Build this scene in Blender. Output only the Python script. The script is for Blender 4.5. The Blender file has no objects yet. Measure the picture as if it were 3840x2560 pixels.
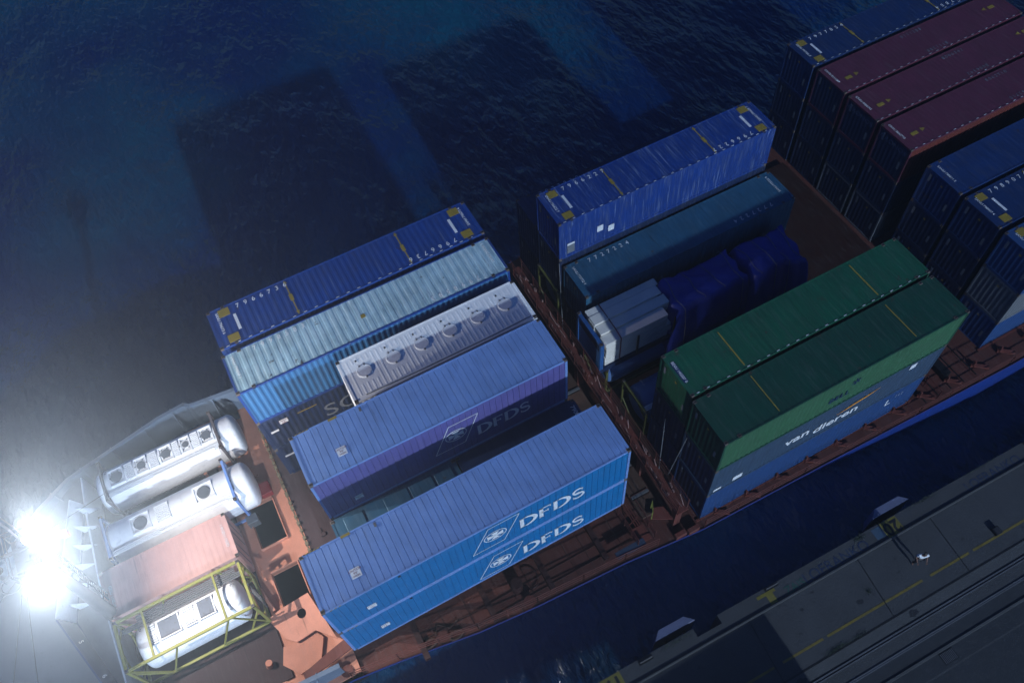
import bpy, bmesh, math, random
from mathutils import Vector, Matrix
random.seed(7)
R = math.radians
S = bpy.context.scene
COL = S.collection
# ------------------------------------------------------------------ camera
cam = bpy.data.objects.new('camera', bpy.data.cameras.new('camera')); COL.objects.link(cam)
rx = Vector((0.88020348, -0.4710144, -0.05820021)); ry = Vector((-0.42455813, -0.7266495, -0.54012118)); rz = Vector((0.2121137, 0.50012592, -0.83957242))
cam.matrix_world = Matrix(((rx.x, -ry.x, -rz.x, 3.99152744), (rx.y, -ry.y, -rz.y, -11.71051822), (rx.z, -ry.z, -rz.z, 31.56505722), (0, 0, 0, 1)))
cam.data.sensor_width = 36; cam.data.lens = 29.511; cam.data.clip_start = 0.5; cam.data.clip_end = 2000
S.camera = cam
# ------------------------------------------------------------------ world, sun
SUN_EL = 24.0
w = bpy.data.worlds.new('World'); S.world = w; w.use_nodes = True
nt = w.node_tree; nt.nodes.clear()
sky = nt.nodes.new('ShaderNodeTexSky'); sky.sky_type = 'NISHITA'; sky.sun_disc = False
sky.sun_elevation = R(SUN_EL); sky.sun_rotation = R(182); sky.air_density = 1.0; sky.dust_density = 0.3; sky.ozone_density = 3.0
bg = nt.nodes.new('ShaderNodeBackground'); bg.inputs['Strength'].default_value = 0.042
wo = nt.nodes.new('ShaderNodeOutputWorld'); tint = nt.nodes.new('ShaderNodeMixRGB'); tint.blend_type = 'MULTIPLY'; tint.inputs[0].default_value = 1; tint.inputs[2].default_value = (.22, .52, 1.25, 1); nt.links.new(sky.outputs[0], tint.inputs[1]); nt.links.new(tint.outputs[0], bg.inputs[0]); nt.links.new(bg.outputs[0], wo.inputs[0])
sl = bpy.data.lights.new('sun', 'SUN'); sl.energy = 3.1; sl.angle = R(1.2); sl.color = (0.66, 0.82, 1.0)
so = bpy.data.objects.new('sun', sl); COL.objects.link(so)
sd = Vector((0.04 * math.cos(R(SUN_EL)), math.cos(R(SUN_EL)), -math.sin(R(SUN_EL))))
so.rotation_euler = sd.to_track_quat('-Z', 'Y').to_euler()
S.view_settings.view_transform = 'Standard'; S.view_settings.look = 'None'; S.view_settings.exposure = 0.1; S.view_settings.gamma = 1
S.render.engine = 'CYCLES'
S.cycles.volume_bounces = 0
S.cycles.max_bounces = 5; S.cycles.diffuse_bounces = 2; S.cycles.glossy_bounces = 3

# ------------------------------------------------------------------ helpers
def link(o, parent=None):
    COL.objects.link(o)
    if parent: o.parent = parent
    return o
def tag(o, label=None, cat=None, group=None, kind=None):
    if label: o['label'] = label
    if cat: o['category'] = cat
    if group: o['group'] = group
    if kind: o['kind'] = kind
    return o
def empty(name, loc=(0, 0, 0), label=None, cat=None, group=None, parent=None, rz=0):
    o = bpy.data.objects.new(name, None); o.location = loc; o.rotation_euler = (0, 0, rz); o.empty_display_size = .3
    link(o, parent); return tag(o, label, cat, group)
class MB:
    def __init__(s): s.v = []; s.f = []
    def add(s, vs, fs):
        n = len(s.v); s.v += [tuple(v) for v in vs]; s.f += [tuple(i + n for i in f) for f in fs]; return s
    def box(s, x0, x1, y0, y1, z0, z1):
        return s.add([(x0, y0, z0), (x1, y0, z0), (x1, y1, z0), (x0, y1, z0), (x0, y0, z1), (x1, y0, z1), (x1, y1, z1), (x0, y1, z1)],
                     [(3, 2, 1, 0), (4, 5, 6, 7), (0, 1, 5, 4), (1, 2, 6, 5), (2, 3, 7, 6), (3, 0, 4, 7)])
    def beam(s, a, b, w, h=None, up=(0, 0, 1)):
        a = Vector(a); b = Vector(b); h = h or w; d = (b - a).normalized(); u = Vector(up)
        if abs(d.dot(u)) > .98: u = Vector((1, 0, 0))
        r = d.cross(u).normalized(); u = r.cross(d).normalized(); r *= w / 2; u *= h / 2
        c = [p + q for p in (a, b) for q in (-r - u, r - u, r + u, -r + u)]
        return s.add(c, [(0, 1, 2, 3), (7, 6, 5, 4), (0, 4, 5, 1), (1, 5, 6, 2), (2, 6, 7, 3), (3, 7, 4, 0)])
    def tube(s, pts, r, n=8, caps=True):
        pts = [Vector(p) for p in pts]; rings = []
        rr = r if isinstance(r, (list, tuple)) else [r] * len(pts)
        for i, p in enumerate(pts):
            d = (pts[min(i + 1, len(pts) - 1)] - pts[max(i - 1, 0)]).normalized()
            u = Vector((0, 0, 1)) if abs(d.z) < .95 else Vector((1, 0, 0))
            a = d.cross(u).normalized(); b = a.cross(d)
            rings.append([p + (a * math.cos(t) + b * math.sin(t)) * rr[i] for t in [2 * math.pi * k / n for k in range(n)]])
        vs = [v for g in rings for v in g]; fs = []
        for i in range(len(pts) - 1):
            for k in range(n): fs.append((i * n + k, i * n + (k + 1) % n, (i + 1) * n + (k + 1) % n, (i + 1) * n + k))
        if caps: fs += [tuple(range(n))[::-1], tuple(range((len(pts) - 1) * n, len(pts) * n))]
        return s.add(vs, fs)
    def poly(s, pts, z0, z1):
        n = len(pts)
        return s.add([(x, y, z0) for x, y in pts] + [(x, y, z1) for x, y in pts],
                     [tuple(range(n))[::-1], tuple(range(n, 2 * n))] + [(i, (i + 1) % n, (i + 1) % n + n, i + n) for i in range(n)])
    def build(s, name, m, parent=None, bevel=0, smooth=False):
        me = bpy.data.meshes.new(name); me.from_pydata(s.v, [], s.f); 
        bm = bmesh.new(); bm.from_mesh(me); bmesh.ops.recalc_face_normals(bm, faces=bm.faces)
        if bevel:
            bmesh.ops.bevel(bm, geom=[e for e in bm.edges if e.is_manifold and e.calc_face_angle(0) > .6], offset=bevel, segments=1, affect='EDGES')
        bm.to_mesh(me); bm.free()
        if smooth:
            for p in me.polygons: p.use_smooth = True
        if m: me.materials.append(m)
        return link(bpy.data.objects.new(name, me), parent)
def boxo(name, m, parent, *a, bevel=0): return MB().box(*a).build(name, m, parent, bevel)

# ------------------------------------------------------------------ materials
_mc = {}
KD = .52      # overall depth of the paints
def N(t, k, **kw):
    n = t.nodes.new(k)
    for a, b in kw.items(): setattr(n, a, b)
    return n
def paint(name, col, dirt=.35, rust=.0, rough=.5, scale=1.0, streak=True, metallic=0.0, fade=None, bump=.0, spec=.4, wear=None, wear_t=.60):
    if name in _mc: return _mc[name]
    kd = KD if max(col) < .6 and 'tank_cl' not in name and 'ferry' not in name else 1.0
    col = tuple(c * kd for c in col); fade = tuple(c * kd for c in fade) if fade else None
    m = bpy.data.materials.new(name); m.use_nodes = True; t = m.node_tree; b = t.nodes['Principled BSDF']; L = t.links
    tc = N(t, 'ShaderNodeTexCoord'); oi = N(t, 'ShaderNodeObjectInfo')
    ad = N(t, 'ShaderNodeVectorMath', operation='ADD'); L.new(tc.outputs['Object'], ad.inputs[0]); L.new(oi.outputs['Location'], ad.inputs[1])
    n1 = N(t, 'ShaderNodeTexNoise'); n1.inputs['Scale'].default_value = .8 * scale; n1.inputs['Detail'].default_value = 6; n1.inputs['Roughness'].default_value = .65
    L.new(ad.outputs[0], n1.inputs['Vector'])
    mp = N(t, 'ShaderNodeMapping'); mp.inputs['Scale'].default_value = (5.5, .55, .55) if streak else (2, 2, 2)
    n2 = N(t, 'ShaderNodeTexNoise'); n2.inputs['Scale'].default_value = 1.6 * scale; n2.inputs['Detail'].default_value = 5
    L.new(ad.outputs[0], mp.inputs[0]); L.new(mp.outputs[0], n2.inputs['Vector'])
    r1 = N(t, 'ShaderNodeMapRange'); r1.inputs[1].default_value = .35; r1.inputs[2].default_value = .72; r1.inputs[3].default_value = 0; r1.inputs[4].default_value = dirt
    L.new(n1.outputs['Fac'], r1.inputs[0])
    r2 = N(t, 'ShaderNodeMapRange'); r2.inputs[1].default_value = .5; r2.inputs[2].default_value = .75; r2.inputs[4].default_value = dirt * .9
    L.new(n2.outputs['Fac'], r2.inputs[0])
    m1 = N(t, 'ShaderNodeMixRGB'); m1.inputs[1].default_value = (*col, 1); m1.inputs[2].default_value = (*[c * .35 + .006 for c in col], 1); L.new(r1.outputs[0], m1.inputs[0])
    fc = fade or tuple(min(1, c * .6 + .05) for c in col)
    m2 = N(t, 'ShaderNodeMixRGB'); m2.inputs[2].default_value = (*fc, 1); L.new(r2.outputs[0], m2.inputs[0]); L.new(m1.outputs[0], m2.inputs[1])
    out = m2
    mpb = N(t, 'ShaderNodeMapping'); mpb.inputs['Scale'].default_value = (9, .35, .35) if streak else (4, 4, 4); n5 = N(t, 'ShaderNodeTexNoise'); n5.inputs['Scale'].default_value = 1.1 * scale; n5.inputs['Detail'].default_value = 7; n5.inputs['Roughness'].default_value = .7
    L.new(ad.outputs[0], mpb.inputs[0]); L.new(mpb.outputs[0], n5.inputs['Vector']); r5 = N(t, 'ShaderNodeMapRange'); r5.inputs[1].default_value = wear_t; r5.inputs[2].default_value = wear_t + .07; r5.inputs[4].default_value = min(1, dirt * 1.5); L.new(n5.outputs['Fac'], r5.inputs[0])
    m5 = N(t, 'ShaderNodeMixRGB'); m5.inputs[2].default_value = (*[c * .3 for c in col], 1) if not wear else (*wear, 1); L.new(r5.outputs[0], m5.inputs[0]); L.new(m2.outputs[0], m5.inputs[1]); out = m5
    if rust > 0:
        n3 = N(t, 'ShaderNodeTexNoise'); n3.inputs['Scale'].default_value = 1.3 * scale; n3.inputs['Detail'].default_value = 9; n3.inputs['Roughness'].default_value = .7
        L.new(ad.outputs[0], n3.inputs['Vector'])
        r3 = N(t, 'ShaderNodeMapRange'); r3.inputs[1].default_value = .70 - rust * .22; r3.inputs[2].default_value = .75 - rust * .2; L.new(n3.outputs['Fac'], r3.inputs[0])
        m3 = N(t, 'ShaderNodeMixRGB'); m3.inputs[2].default_value = (.055, .032, .022, 1); L.new(r3.outputs[0], m3.inputs[0]); L.new(out.outputs[0], m3.inputs[1]); out = m3
    L.new(out.outputs[0], b.inputs['Base Color'])
    rr = N(t, 'ShaderNodeMapRange'); rr.inputs[3].default_value = rough - .1; rr.inputs[4].default_value = min(1, rough + .25); L.new(n1.outputs['Fac'], rr.inputs[0]); L.new(rr.outputs[0], b.inputs['Roughness'])
    b.inputs['Metallic'].default_value = metallic; b.inputs['Specular IOR Level'].default_value = spec
    if bump:
        bp_ = N(t, 'ShaderNodeBump'); bp_.inputs['Strength'].default_value = bump; bp_.inputs['Distance'].default_value = .03
        n4 = N(t, 'ShaderNodeTexNoise'); n4.inputs['Scale'].default_value = 14 * scale; n4.inputs['Detail'].default_value = 5; L.new(ad.outputs[0], n4.inputs['Vector'])
        L.new(n4.outputs['Fac'], bp_.inputs['Height']); L.new(bp_.outputs[0], b.inputs['Normal'])
    _mc[name] = m; return m
def emis(name, col, e):
    m = bpy.data.materials.new(name); m.use_nodes = True; t = m.node_tree; t.nodes.clear()
    x = N(t, 'ShaderNodeEmission'); x.inputs[0].default_value = (*col, 1); x.inputs[1].default_value = e
    o = N(t, 'ShaderNodeOutputMaterial'); t.links.new(x.outputs[0], o.inputs[0]); return m
WHITE = paint('white_marking', (.72, .74, .76), .25, streak=False)
GREYM = paint('grey_marking', (.30, .33, .38), .2, streak=False)
YEL = paint('yellow_marking', (.56, .40, .06), .35, streak=False, scale=3)
REDM = paint('red_marking', (.35, .04, .03), .1, streak=False)
BLK = paint('black_rubber', (.012, .012, .014), .1, streak=False)
CAST = paint('rusty_casting', (.22, .17, .14), .5, rust=.7, streak=False, scale=6)
STEEL = paint('galvanised_steel', (.34, .35, .37), .4, metallic=.5, streak=False)
REDP = paint('red_oxide_paint', (.27, .065, .045), .55, rust=.25, bump=.2, rough=.65)
REDD = paint('red_deck_paint', (.17, .045, .032), .6, rust=.3, bump=.3, rough=.8)
ORNG = paint('orange_deck_paint', (.62, .25, .16), .4, bump=.15, rough=.6)
BROWN = paint('brown_hatch_paint', (.15, .075, .05), .5, rust=.4, bump=.3, rough=.75)
MAUVE = paint('dark_hatch_paint', (.10, .055, .06), .5, rust=.2, bump=.2, rough=.8)
HOLE = paint('dark_pit', (.01, .01, .012), .2, streak=False)

# ------------------------------------------------------------------ lettering
_tc = {}
def text_mesh(txt, size, m, parent, org, xd, yd, name='lettering', cx=False, sx=1.0, ext=.003, bold=0.0):
    key = (txt, bold)
    if key not in _tc:
        c = bpy.data.curves.new('t', 'FONT'); c.body = txt; c.size = 1; c.extrude = ext; c.offset = bold; c.resolution_u = 3
        o = bpy.data.objects.new('t', c); COL.objects.link(o); dg = bpy.context.evaluated_depsgraph_get()
        me = bpy.data.meshes.new_from_object(o.evaluated_get(dg)); bpy.data.objects.remove(o); bpy.data.curves.remove(c); _tc[key] = me
    me = _tc[key].copy(); me.materials.clear(); me.materials.append(m)
    xs = [v.co.x for v in me.vertices] or [0]
    off = -(min(xs) + max(xs)) / 2 if cx else 0
    X = Vector(xd).normalized(); Y = Vector(yd).normalized(); Z = X.cross(Y)
    for v in me.vertices:
        c = v.co; v.co = Vector(org) + X * ((c.x + off) * size * sx) + Y * (c.y * size) + Z * (c.z)
    return link(bpy.data.objects.new(name, me), parent)
def strokes(name, lists, m, parent, f):
    """lists of polylines [(u,v,width)], mapped by f(u,v,w)->point; each a thin solid ribbon"""
    mb = MB()
    for pl in lists:
        n = len(pl); L_ = []; R_ = []
        for i in range(n):
            a = pl[max(i - 1, 0)]; b = pl[min(i + 1, n - 1)]
            du, dv = b[0] - a[0], b[1] - a[1]; q = math.hypot(du, dv) or 1
            nx, ny = -dv / q * pl[i][2] / 2, du / q * pl[i][2] / 2
            L_.append((pl[i][0] + nx, pl[i][1] + ny)); R_.append((pl[i][0] - nx, pl[i][1] - ny))
        vs = [f(*p, .004) for p in L_ + R_] + [f(*p, 0) for p in L_ + R_]
        fs = [(i, i + 1, n + i + 1, n + i) for i in range(n - 1)] + [(2 * n + i, 3 * n + i, 3 * n + i + 1, 2 * n + i + 1) for i in range(n - 1)]
        fs += [(i, i + 2 * n, i + 1 + 2 * n, i + 1) for i in range(n - 1)] + [(n + i, n + i + 1, 3 * n + i + 1, 3 * n + i) for i in range(n - 1)]
        fs += [(0, n, 3 * n, 2 * n), (n - 1, 3 * n - 1, 4 * n - 1, 2 * n - 1)]
        mb.add(vs, fs)
    return mb.build(name, m, parent)
def arc(cx, cy, rx_, ry_, a0, a1, n, w0, w1=None, wm=None):
    out = []
    for i in range(n + 1):
        t = i / n; a = R(a0 + (a1 - a0) * t)
        ww = w0 if wm is None else w0 + (wm - w0) * math.sin(math.pi * t)
        out.append((cx + rx_ * math.cos(a), cy + ry_ * math.sin(a), ww))
    return out
def letter_D(x, h, s=1):   # serif capital with a heavy stem and a swelling bowl
    return [[(x + .12 * h, 0, .15 * h), (x + .12 * h, h, .15 * h)], [(x, .02 * h, .04 * h), (x + .3 * h, .02 * h, .04 * h)], [(x, .98 * h, .04 * h), (x + .3 * h, .98 * h, .04 * h)],
            arc(x + .22 * h, .5 * h, .62 * h, .475 * h, 90, -90, 16, .05 * h, wm=.17 * h)]
def letter_F(x, h):
    return [[(x + .12 * h, 0, .15 * h), (x + .12 * h, h, .15 * h)], [(x, .02 * h, .04 * h), (x + .26 * h, .02 * h, .04 * h)],
            [(x, .96 * h, .07 * h), (x + .62 * h, .96 * h, .07 * h)], [(x + .62 * h, 1.0 * h, .05 * h), (x + .60 * h, .8 * h, .03 * h)],
            [(x + .12 * h, .52 * h, .06 * h), (x + .48 * h, .52 * h, .06 * h)], [(x + .48 * h, .62 * h, .05 * h), (x + .48 * h, .42 * h, .05 * h)]]
def letter_S(x, h):
    a = arc(x + .34 * h, .73 * h, .25 * h, .24 * h, 30, 225, 12, .07 * h, wm=.1 * h)
    b = arc(x + .36 * h, .27 * h, .28 * h, .25 * h, 45, -150, 12, .07 * h, wm=.1 * h)
    mid = [(a[-1][0], a[-1][1], .13 * h), (x + .35 * h, .51 * h, .16 * h), (b[0][0], b[0][1], .13 * h)]
    return [a[:-1] + mid + b[1:], [(x + .57 * h, .95 * h, .05 * h), (x + .57 * h, .74 * h, .04 * h)], [(x + .1 * h, .26 * h, .04 * h), (x + .1 * h, .04 * h, .05 * h)]]
def dfds_marks(parent, x0, zt, x_logo, z_logo, x_txt, z_txt, h, wtot, face_y, k=1.0):
    """drawn on the quay-facing side, local coords of the container"""
    f = lambda u, v, d: (u, face_y - .004 - d, v)
    adv = [0, 1.02, 1.78, 2.78]; raw = []
    for L_, a in zip((letter_D, letter_F, letter_D, letter_S), adv): raw += L_(a, 1.0)
    sx = wtot / 3.45
    strokes('lettering', [[(x_txt + u * sx, z_txt + v * h, w * h * 1.3) for u, v, w in pl] for pl in raw], WHITE, parent, f)
    W, H = 1.2, 1.0
    xl, zl = x_logo, z_logo
    par = [(-1.1, -.98), (-.25, .95), (1.15, .95), (.35, -.98), (-1.1, -.98)]
    lines = [[(xl + par[i][0] * k, zl + par[i][1] * k, .036), (xl + par[i + 1][0] * k, zl + par[i + 1][1] * k, .036)] for i in range(4)]
    lines.append(arc(xl, zl, .50 * k, .42 * k, 0, 360, 36, .045))
    lg = strokes('emblem', lines, WHITE, parent, f)
    cr = []
    for a in range(4):
        t = R(90 * a); c, s_ = math.cos(t), math.sin(t)
        pl = [(.03, .05), (.38, .24)]
        cr.append([(xl + (c * u) * k, zl + (s_ * u) * k * .85, wd * k) for u, wd in ((.01, .06), (.36, .38))])
    strokes('emblem', cr, WHITE, parent, f)

# ------------------------------------------------------------------ containers
def corr_profile(L, kind):
    """(u, depth) list; depth is inward"""
    out = []
    if kind == 'rib':
        p, g = .285, .022; n = int(L / p); p = L / n
        for i in range(n):
            a = i * p; out += [(a, 0), (a + p - g * 2, 0), (a + p - g * 1.4, .030), (a + p - g * .6, .030)]
        out.append((L, 0))
    elif kind == 'wave':
        n = max(3, int(L / .278)); p = L / n
        for i in range(n):
            a = i * p; out += [(a, .0), (a + p * .26, .0), (a + p * .5, .026), (a + p * .76, .026)]
        out.append((L, 0))
    elif kind == 'roof':
        n = max(3, int(L / .29)); p = L / n
        for i in range(n):
            a = i * p; out += [(a, .0), (a + p * .3, .0), (a + p * .5, .010), (a + p * .8, .010)]
        out.append((L, 0))
    elif kind == 'deeproof':
        n = max(3, int(L / .36)); p = L / n
        for i in range(n):
            a = i * p; out += [(a, .0), (a + p * .42, .0), (a + p * .55, .009), (a + p * .88, .009)]
        out.append((L, 0))
    else: out = [(0, 0), (L, 0)]
    return out
def panel(name, L, h, f, kind, m, parent):
    pr = corr_profile(L, kind); mb = MB(); n = len(pr)
    mb.add([f(u, d, 0) for u, d in pr] + [f(u, d, h) for u, d in pr], [(i, i + 1, n + i + 1, n + i) for i in range(n - 1)])
    return mb.build(name, m, parent)
CASTM = {}
def casting(parent, x, y, z, ox, oy, oz):
    # a hollow-looking corner casting: block with dark slots
    k = (ox, oy, oz)
    if k not in CASTM:
        mb = MB(); sx, sy, sz = .178, .162, .118
        mb.box(-ox * sx if ox > 0 else 0, 0 if ox > 0 else sx, -sy if oy > 0 else 0, 0 if oy > 0 else sy, -sz if oz > 0 else 0, 0 if oz > 0 else sz)
        o = mb.build('corner_casting', CAST, parent, bevel=.012)
        me = o.data; bm = bmesh.new(); bm.from_mesh(me)
        cx, cy = (-sx / 2 if ox > 0 else sx / 2), (-sy / 2 if oy > 0 else sy / 2)
        zt = .003 if oz > 0 else -.003
        vs = [bm.verts.new((cx + a * .062, cy + b * .032, zt)) for a, b in ((-1, -1), (1, -1), (1, 1), (-1, 1))]; bm.faces.new(vs).material_index = 1
        bm.to_mesh(me); bm.free(); me.materials.append(BLK); CASTM[k] = me; o.location = (x, y, z); return o
    o = bpy.data.objects.new('corner_casting', CASTM[k]); o.location = (x, y, z); return link(o, parent)
def container(label, group, x0, y0, zt, L, W, H, m, mroof=None, mside=None, side='wave', roof='roof', inset=False, patches=False,
              number=None, code=None, arrows=False, strip=False, mfront=None, dashes=False, name='shipping_container', labels_w=True, detail=True, cat='shipping container'):
    mroof = mroof or m; mside = mside or m; mfront = mfront or mside
    c = empty(name, (x0, y0, zt), label, cat, group)
    p = .10
    # local: x 0..L, y 0..W, z -H..0
    panel('side_panel', L - 2 * p, H - .28, lambda u, d, v: (p + u, .012 + d, -H + .16 + v), side, mside, c)
    panel('side_panel', L - 2 * p, H - .28, lambda u, d, v: (p + u, W - .012 - d, -H + .16 + v), side, mside, c)
    panel('front_panel', W - 2 * p, H - .28, lambda u, d, v: (.02 + d, p + u, -H + .16 + v), side if side == 'rib' else 'wave', mfront, c)
    if detail:
        for k in range(2):
            ww = W / 2 - p
            y1 = p + k * ww
            d = MB().box(L - .06, L - .03, y1 + .01, y1 + ww - .01, -H + .18, -.14).build('door', mside, c)
            for q in (.3, .7):
                MB().tube([(L - .02, y1 + ww * q, -H + .15), (L - .02, y1 + ww * q, -.12)], .018, 6).build('lock_rod', STEEL, d)
    panel('roof', L - 2 * p, W - .06, lambda u, d, v: (p + u, .03 + v, -.015 - d), roof, mroof, c)
    fr = MB()
    for y in (0, W - .06):
        fr.box(.16, L - .16, y, y + .06, -.11, 0); fr.box(.16, L - .16, y, y + .06, -H, -H + .16)
    for x in (0, L - .11):
        fr.box(x, x + .11, .16, W - .16, -.13, .0); fr.box(x, x + .11, .16, W - .16, -H, -H + .17)
        for y in (0, W - .10): fr.box(x, x + .11, y, y + .10, -H + .119, -.119)
    fr.box(.11, L - .11, .07, W - .07, -H + .05, -H + .14)
    fr.build('frame', m, c)
    for x, ox in ((0, -1), (L, 1)):
        for y, oy in ((0, -1), (W, 1)):
            for z, oz in ((.004, 1), (-H, -1)): casting(c, x, y, z, ox, oy, oz)
    ins = (L - 12.19) / 2
    if inset:
        for x in (ins + .02, L - ins - .02):
            for y, oy in ((0, -1), (W, 1)): casting(c, x + .09, y, .006, 1, oy, 1)
    if patches:
        for x in (ins, L - ins):
            for y in (.17, W - .62): boxo('warning_patch', YEL, c, x - .27, x + .27, y, y + .45, -.012, .001)
    if arrows:
        for x in (ins + 3.15, L - ins - 3.15):
            mb = MB().box(x - .03, x + .03, .12, W - .12, -.012, .0015).box(x - .09, x + .09, W / 2 - .2, W / 2 + .2, -.012, .004)
            mb.add([(x - .1, .3, .002), (x + .1, .3, .002), (x, .08, .002)], [(0, 1, 2)]); mb.add([(x - .1, W - .3, .002), (x + .1, W - .3, .002), (x, W - .08, .002)], [(0, 1, 2)])
            mb.build('warning_arrow', YEL, c)
    if number:
        for i, ch in enumerate(number):
            text_mesh(ch, .36, WHITE, c, (ins + .62 + i * .40, W - .44, .002), (1, 0, 0), (0, 1, 0), 'roof_number')
            text_mesh(ch, .36, WHITE, c, (L - ins - .62 - i * .40, .44, .002), (-1, 0, 0), (0, -1, 0), 'roof_number')
    if code:
        text_mesh(code, .20, WHITE, c, (.38, W * .30 + .75, .002), (0, -1, 0), (1, 0, 0), 'roof_number', cx=True)
        text_mesh(code, .20, WHITE, c, (L - .38, W * .30 + .75, .002), (0, 1, 0), (-1, 0, 0), 'roof_number', cx=True)
    if strip:
        for x, s_ in ((ins + .42, 1), (L - ins - .42, -1)):
            boxo('stripe_label', GREYM if strip == 2 else WHITE, c, x - .07, x + .07, W * .3, W * .7, -.012, .0015)
    if dashes:
        for i in range(int(L / .55)): boxo('edge_marking', WHITE, c, .3 + i * .55, .3 + i * .55 + .16, .045, .075, -.01, .004)
    if labels_w:
        for yy, zz in ((.35, .66), (W - .5, .3)): boxo('label_plate', GREYM, c, -.004, .0, yy, yy + .13, -H * zz, -H * zz + .5)
        boxo('label_plate', YEL, c, -.005, .0, W * .45, W * .45 + .12, -.52, -.42)
    return c
def sticker(c, x, z, w=.38, h=.36, red=True, y=0):
    o = boxo('label_plate', WHITE, c, x, x + w, y - .006, y + .004, z, z + h)
    if red:
        for i, tx in enumerate(('CAUTION', "9'6\"", 'HIGH')):
            text_mesh(tx, .105, REDM, o, (x + w / 2, y - .0075, z + h - .11 - i * .115), (1, 0, 0), (0, 0, 1), 'lettering', cx=True)
    return o

BLUE = paint('bright_blue_paint', (.012, .085, .42), .45, rust=.22, wear=(.10, .13, .2), wear_t=.6)
BLUE2 = paint('worn_royal_blue_paint', (.012, .075, .40), .42, rust=.15, fade=(.20, .27, .42), wear=(.20, .26, .38), wear_t=.57)
TEALL = paint('weathered_light_ferry', (.36, .53, .60), .62, rust=.34, fade=(.60, .68, .70))
TEAL = paint('weathered_teal_paint', (.035, .17, .31), .5, rust=.28, fade=(.16, .30, .42))
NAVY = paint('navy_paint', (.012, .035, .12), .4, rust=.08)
SIDEB = paint('mid_blue_paint', (.06, .26, .59), .3, rust=.1)
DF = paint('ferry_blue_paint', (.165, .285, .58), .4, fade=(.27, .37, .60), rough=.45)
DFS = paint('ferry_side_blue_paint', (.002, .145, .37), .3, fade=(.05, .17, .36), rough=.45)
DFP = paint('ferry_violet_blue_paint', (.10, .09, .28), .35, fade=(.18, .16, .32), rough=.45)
WHT = paint('off_white_paint', (.80, .82, .84), .16, rust=.10, fade=(.68, .66, .62), streak=False)
GRN = paint('green_paint', (.012, .17, .085), .5, rust=.38)
GRN2 = paint('dark_green_paint', (.012, .11, .065), .5, rust=.30)
GRNS = paint('sunlit_green_side', (.07, .23, .11), .35)  # lighter than the roof green: low sun painted into the side
GRBL = paint('grey_blue_paint', (.07, .13, .22), .35)
MIDB = paint('medium_blue_paint', (.03, .11, .33), .35, rust=.1)
MARO = paint('maroon_paint', (.20, .045, .085), .45, rust=.05)
REDS = paint('sunlit_red_side', (.24, .05, .04), .3)  # brighter than maroon: sunlight painted into one container's side
NBL = paint('night_blue_paint', (.012, .05, .19), .45, rust=.15)
PINK = paint('brick_red_paint', (.62, .36, .32), .25)
GRYC = paint('pale_grey_paint', (.26, .28, .31), .3)

# ---- bay beside the bow (middle of the picture)
cA = container('bright blue container with number 7966736 on its roof', 'container bay in the middle of the ship', .19, 13.74, -.46, 13.75, 2.41, 2.9, BLUE, inset=True, patches=True, number='7966736', code='SANU 796673 6', arrows=True, strip=True, dashes=True)
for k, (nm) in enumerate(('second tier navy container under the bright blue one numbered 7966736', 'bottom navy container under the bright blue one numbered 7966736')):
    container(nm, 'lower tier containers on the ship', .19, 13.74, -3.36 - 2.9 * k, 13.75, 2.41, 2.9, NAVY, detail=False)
cB = container('weathered pale blue container with rusty stains between the bright blue and white ones', 'container bay in the middle of the ship', .09, 11.06, -.46, 13.83, 2.35, 2.9, BLUE, mroof=TEALL, mside=SIDEB, roof='deeproof', inset=True, number='7998583', code='SANU 799858 3', dashes=False)
text_mesh('S', 2.6, WHITE, cB, (5.35, -.004, -2.75), (1, 0, 0), (0, 0, 1), sx=1.25)
boxo('warning_mark', YEL, cB, 6.5, 6.72, 1.0, 1.2, -.012, .001)
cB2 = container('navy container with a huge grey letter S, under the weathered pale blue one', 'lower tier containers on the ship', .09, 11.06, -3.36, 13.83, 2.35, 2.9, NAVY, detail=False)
text_mesh('SG', 1.5, GREYM, cB2, (3.05, -.004, -2.05), (1, 0, 0), (0, 0, 1), sx=1.1)
sticker(cB2, .95, -2.0 + 2.9 - 1.75, .42, .34); boxo('label_plate', WHITE, cB2, .35, .75, -.004, .01, -1.3, -1.15)
boxo('edge_marking', YEL, cB2, 1.9, 2.9, -.003, .01, -.62, -.57)
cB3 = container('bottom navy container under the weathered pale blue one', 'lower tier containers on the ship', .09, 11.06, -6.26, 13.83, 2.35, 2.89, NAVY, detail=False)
boxo('label_plate', WHITE, cB3, .3, .8, -.004, .01, -1.0, -.86)
# white bulk container with loading hatches
cC = container('white bulk container with six round loading hatches in its roof', 'container bay in the middle of the ship', 4.59, 7.96, -.42, 9.14, 2.43, 2.9, WHT, roof='flat', side='wave')
for hx in (5.6, 7.04, 8.46, 9.9, 11.34, 12.77):
    x = hx - 4.59; y = 1.37
    h = MB().tube([(x, y, -.016), (x, y, .002)], .355, 28).build('loading_hatch', WHT, cC)
    MB().tube([(x, y, .002), (x, y, .016)], .29, 28).build('hatch_lid', paint('hatch_lid_grey', (.66, .67, .71), .15, streak=False), h)
    rim = [(x + .325 * math.cos(R(a)), y + .31 * math.sin(R(a)), .006) for a in range(0, 361, 15)]
    MB().tube(rim, .012, 6).build('hatch_rim', WHT, h)
    for q in ((x - .16, x - .08, y + .27, y + .34), (x + .08, x + .16, y + .27, y + .34), (x - .04, x + .04, y - .38, y - .3)): boxo('hatch_hinge', STEEL, h, *q, 0, .03)
    boxo('vent_plug', BLK, cC, x - .20, x - .12, y + .62, y + .70, -.012, .006)
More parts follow.
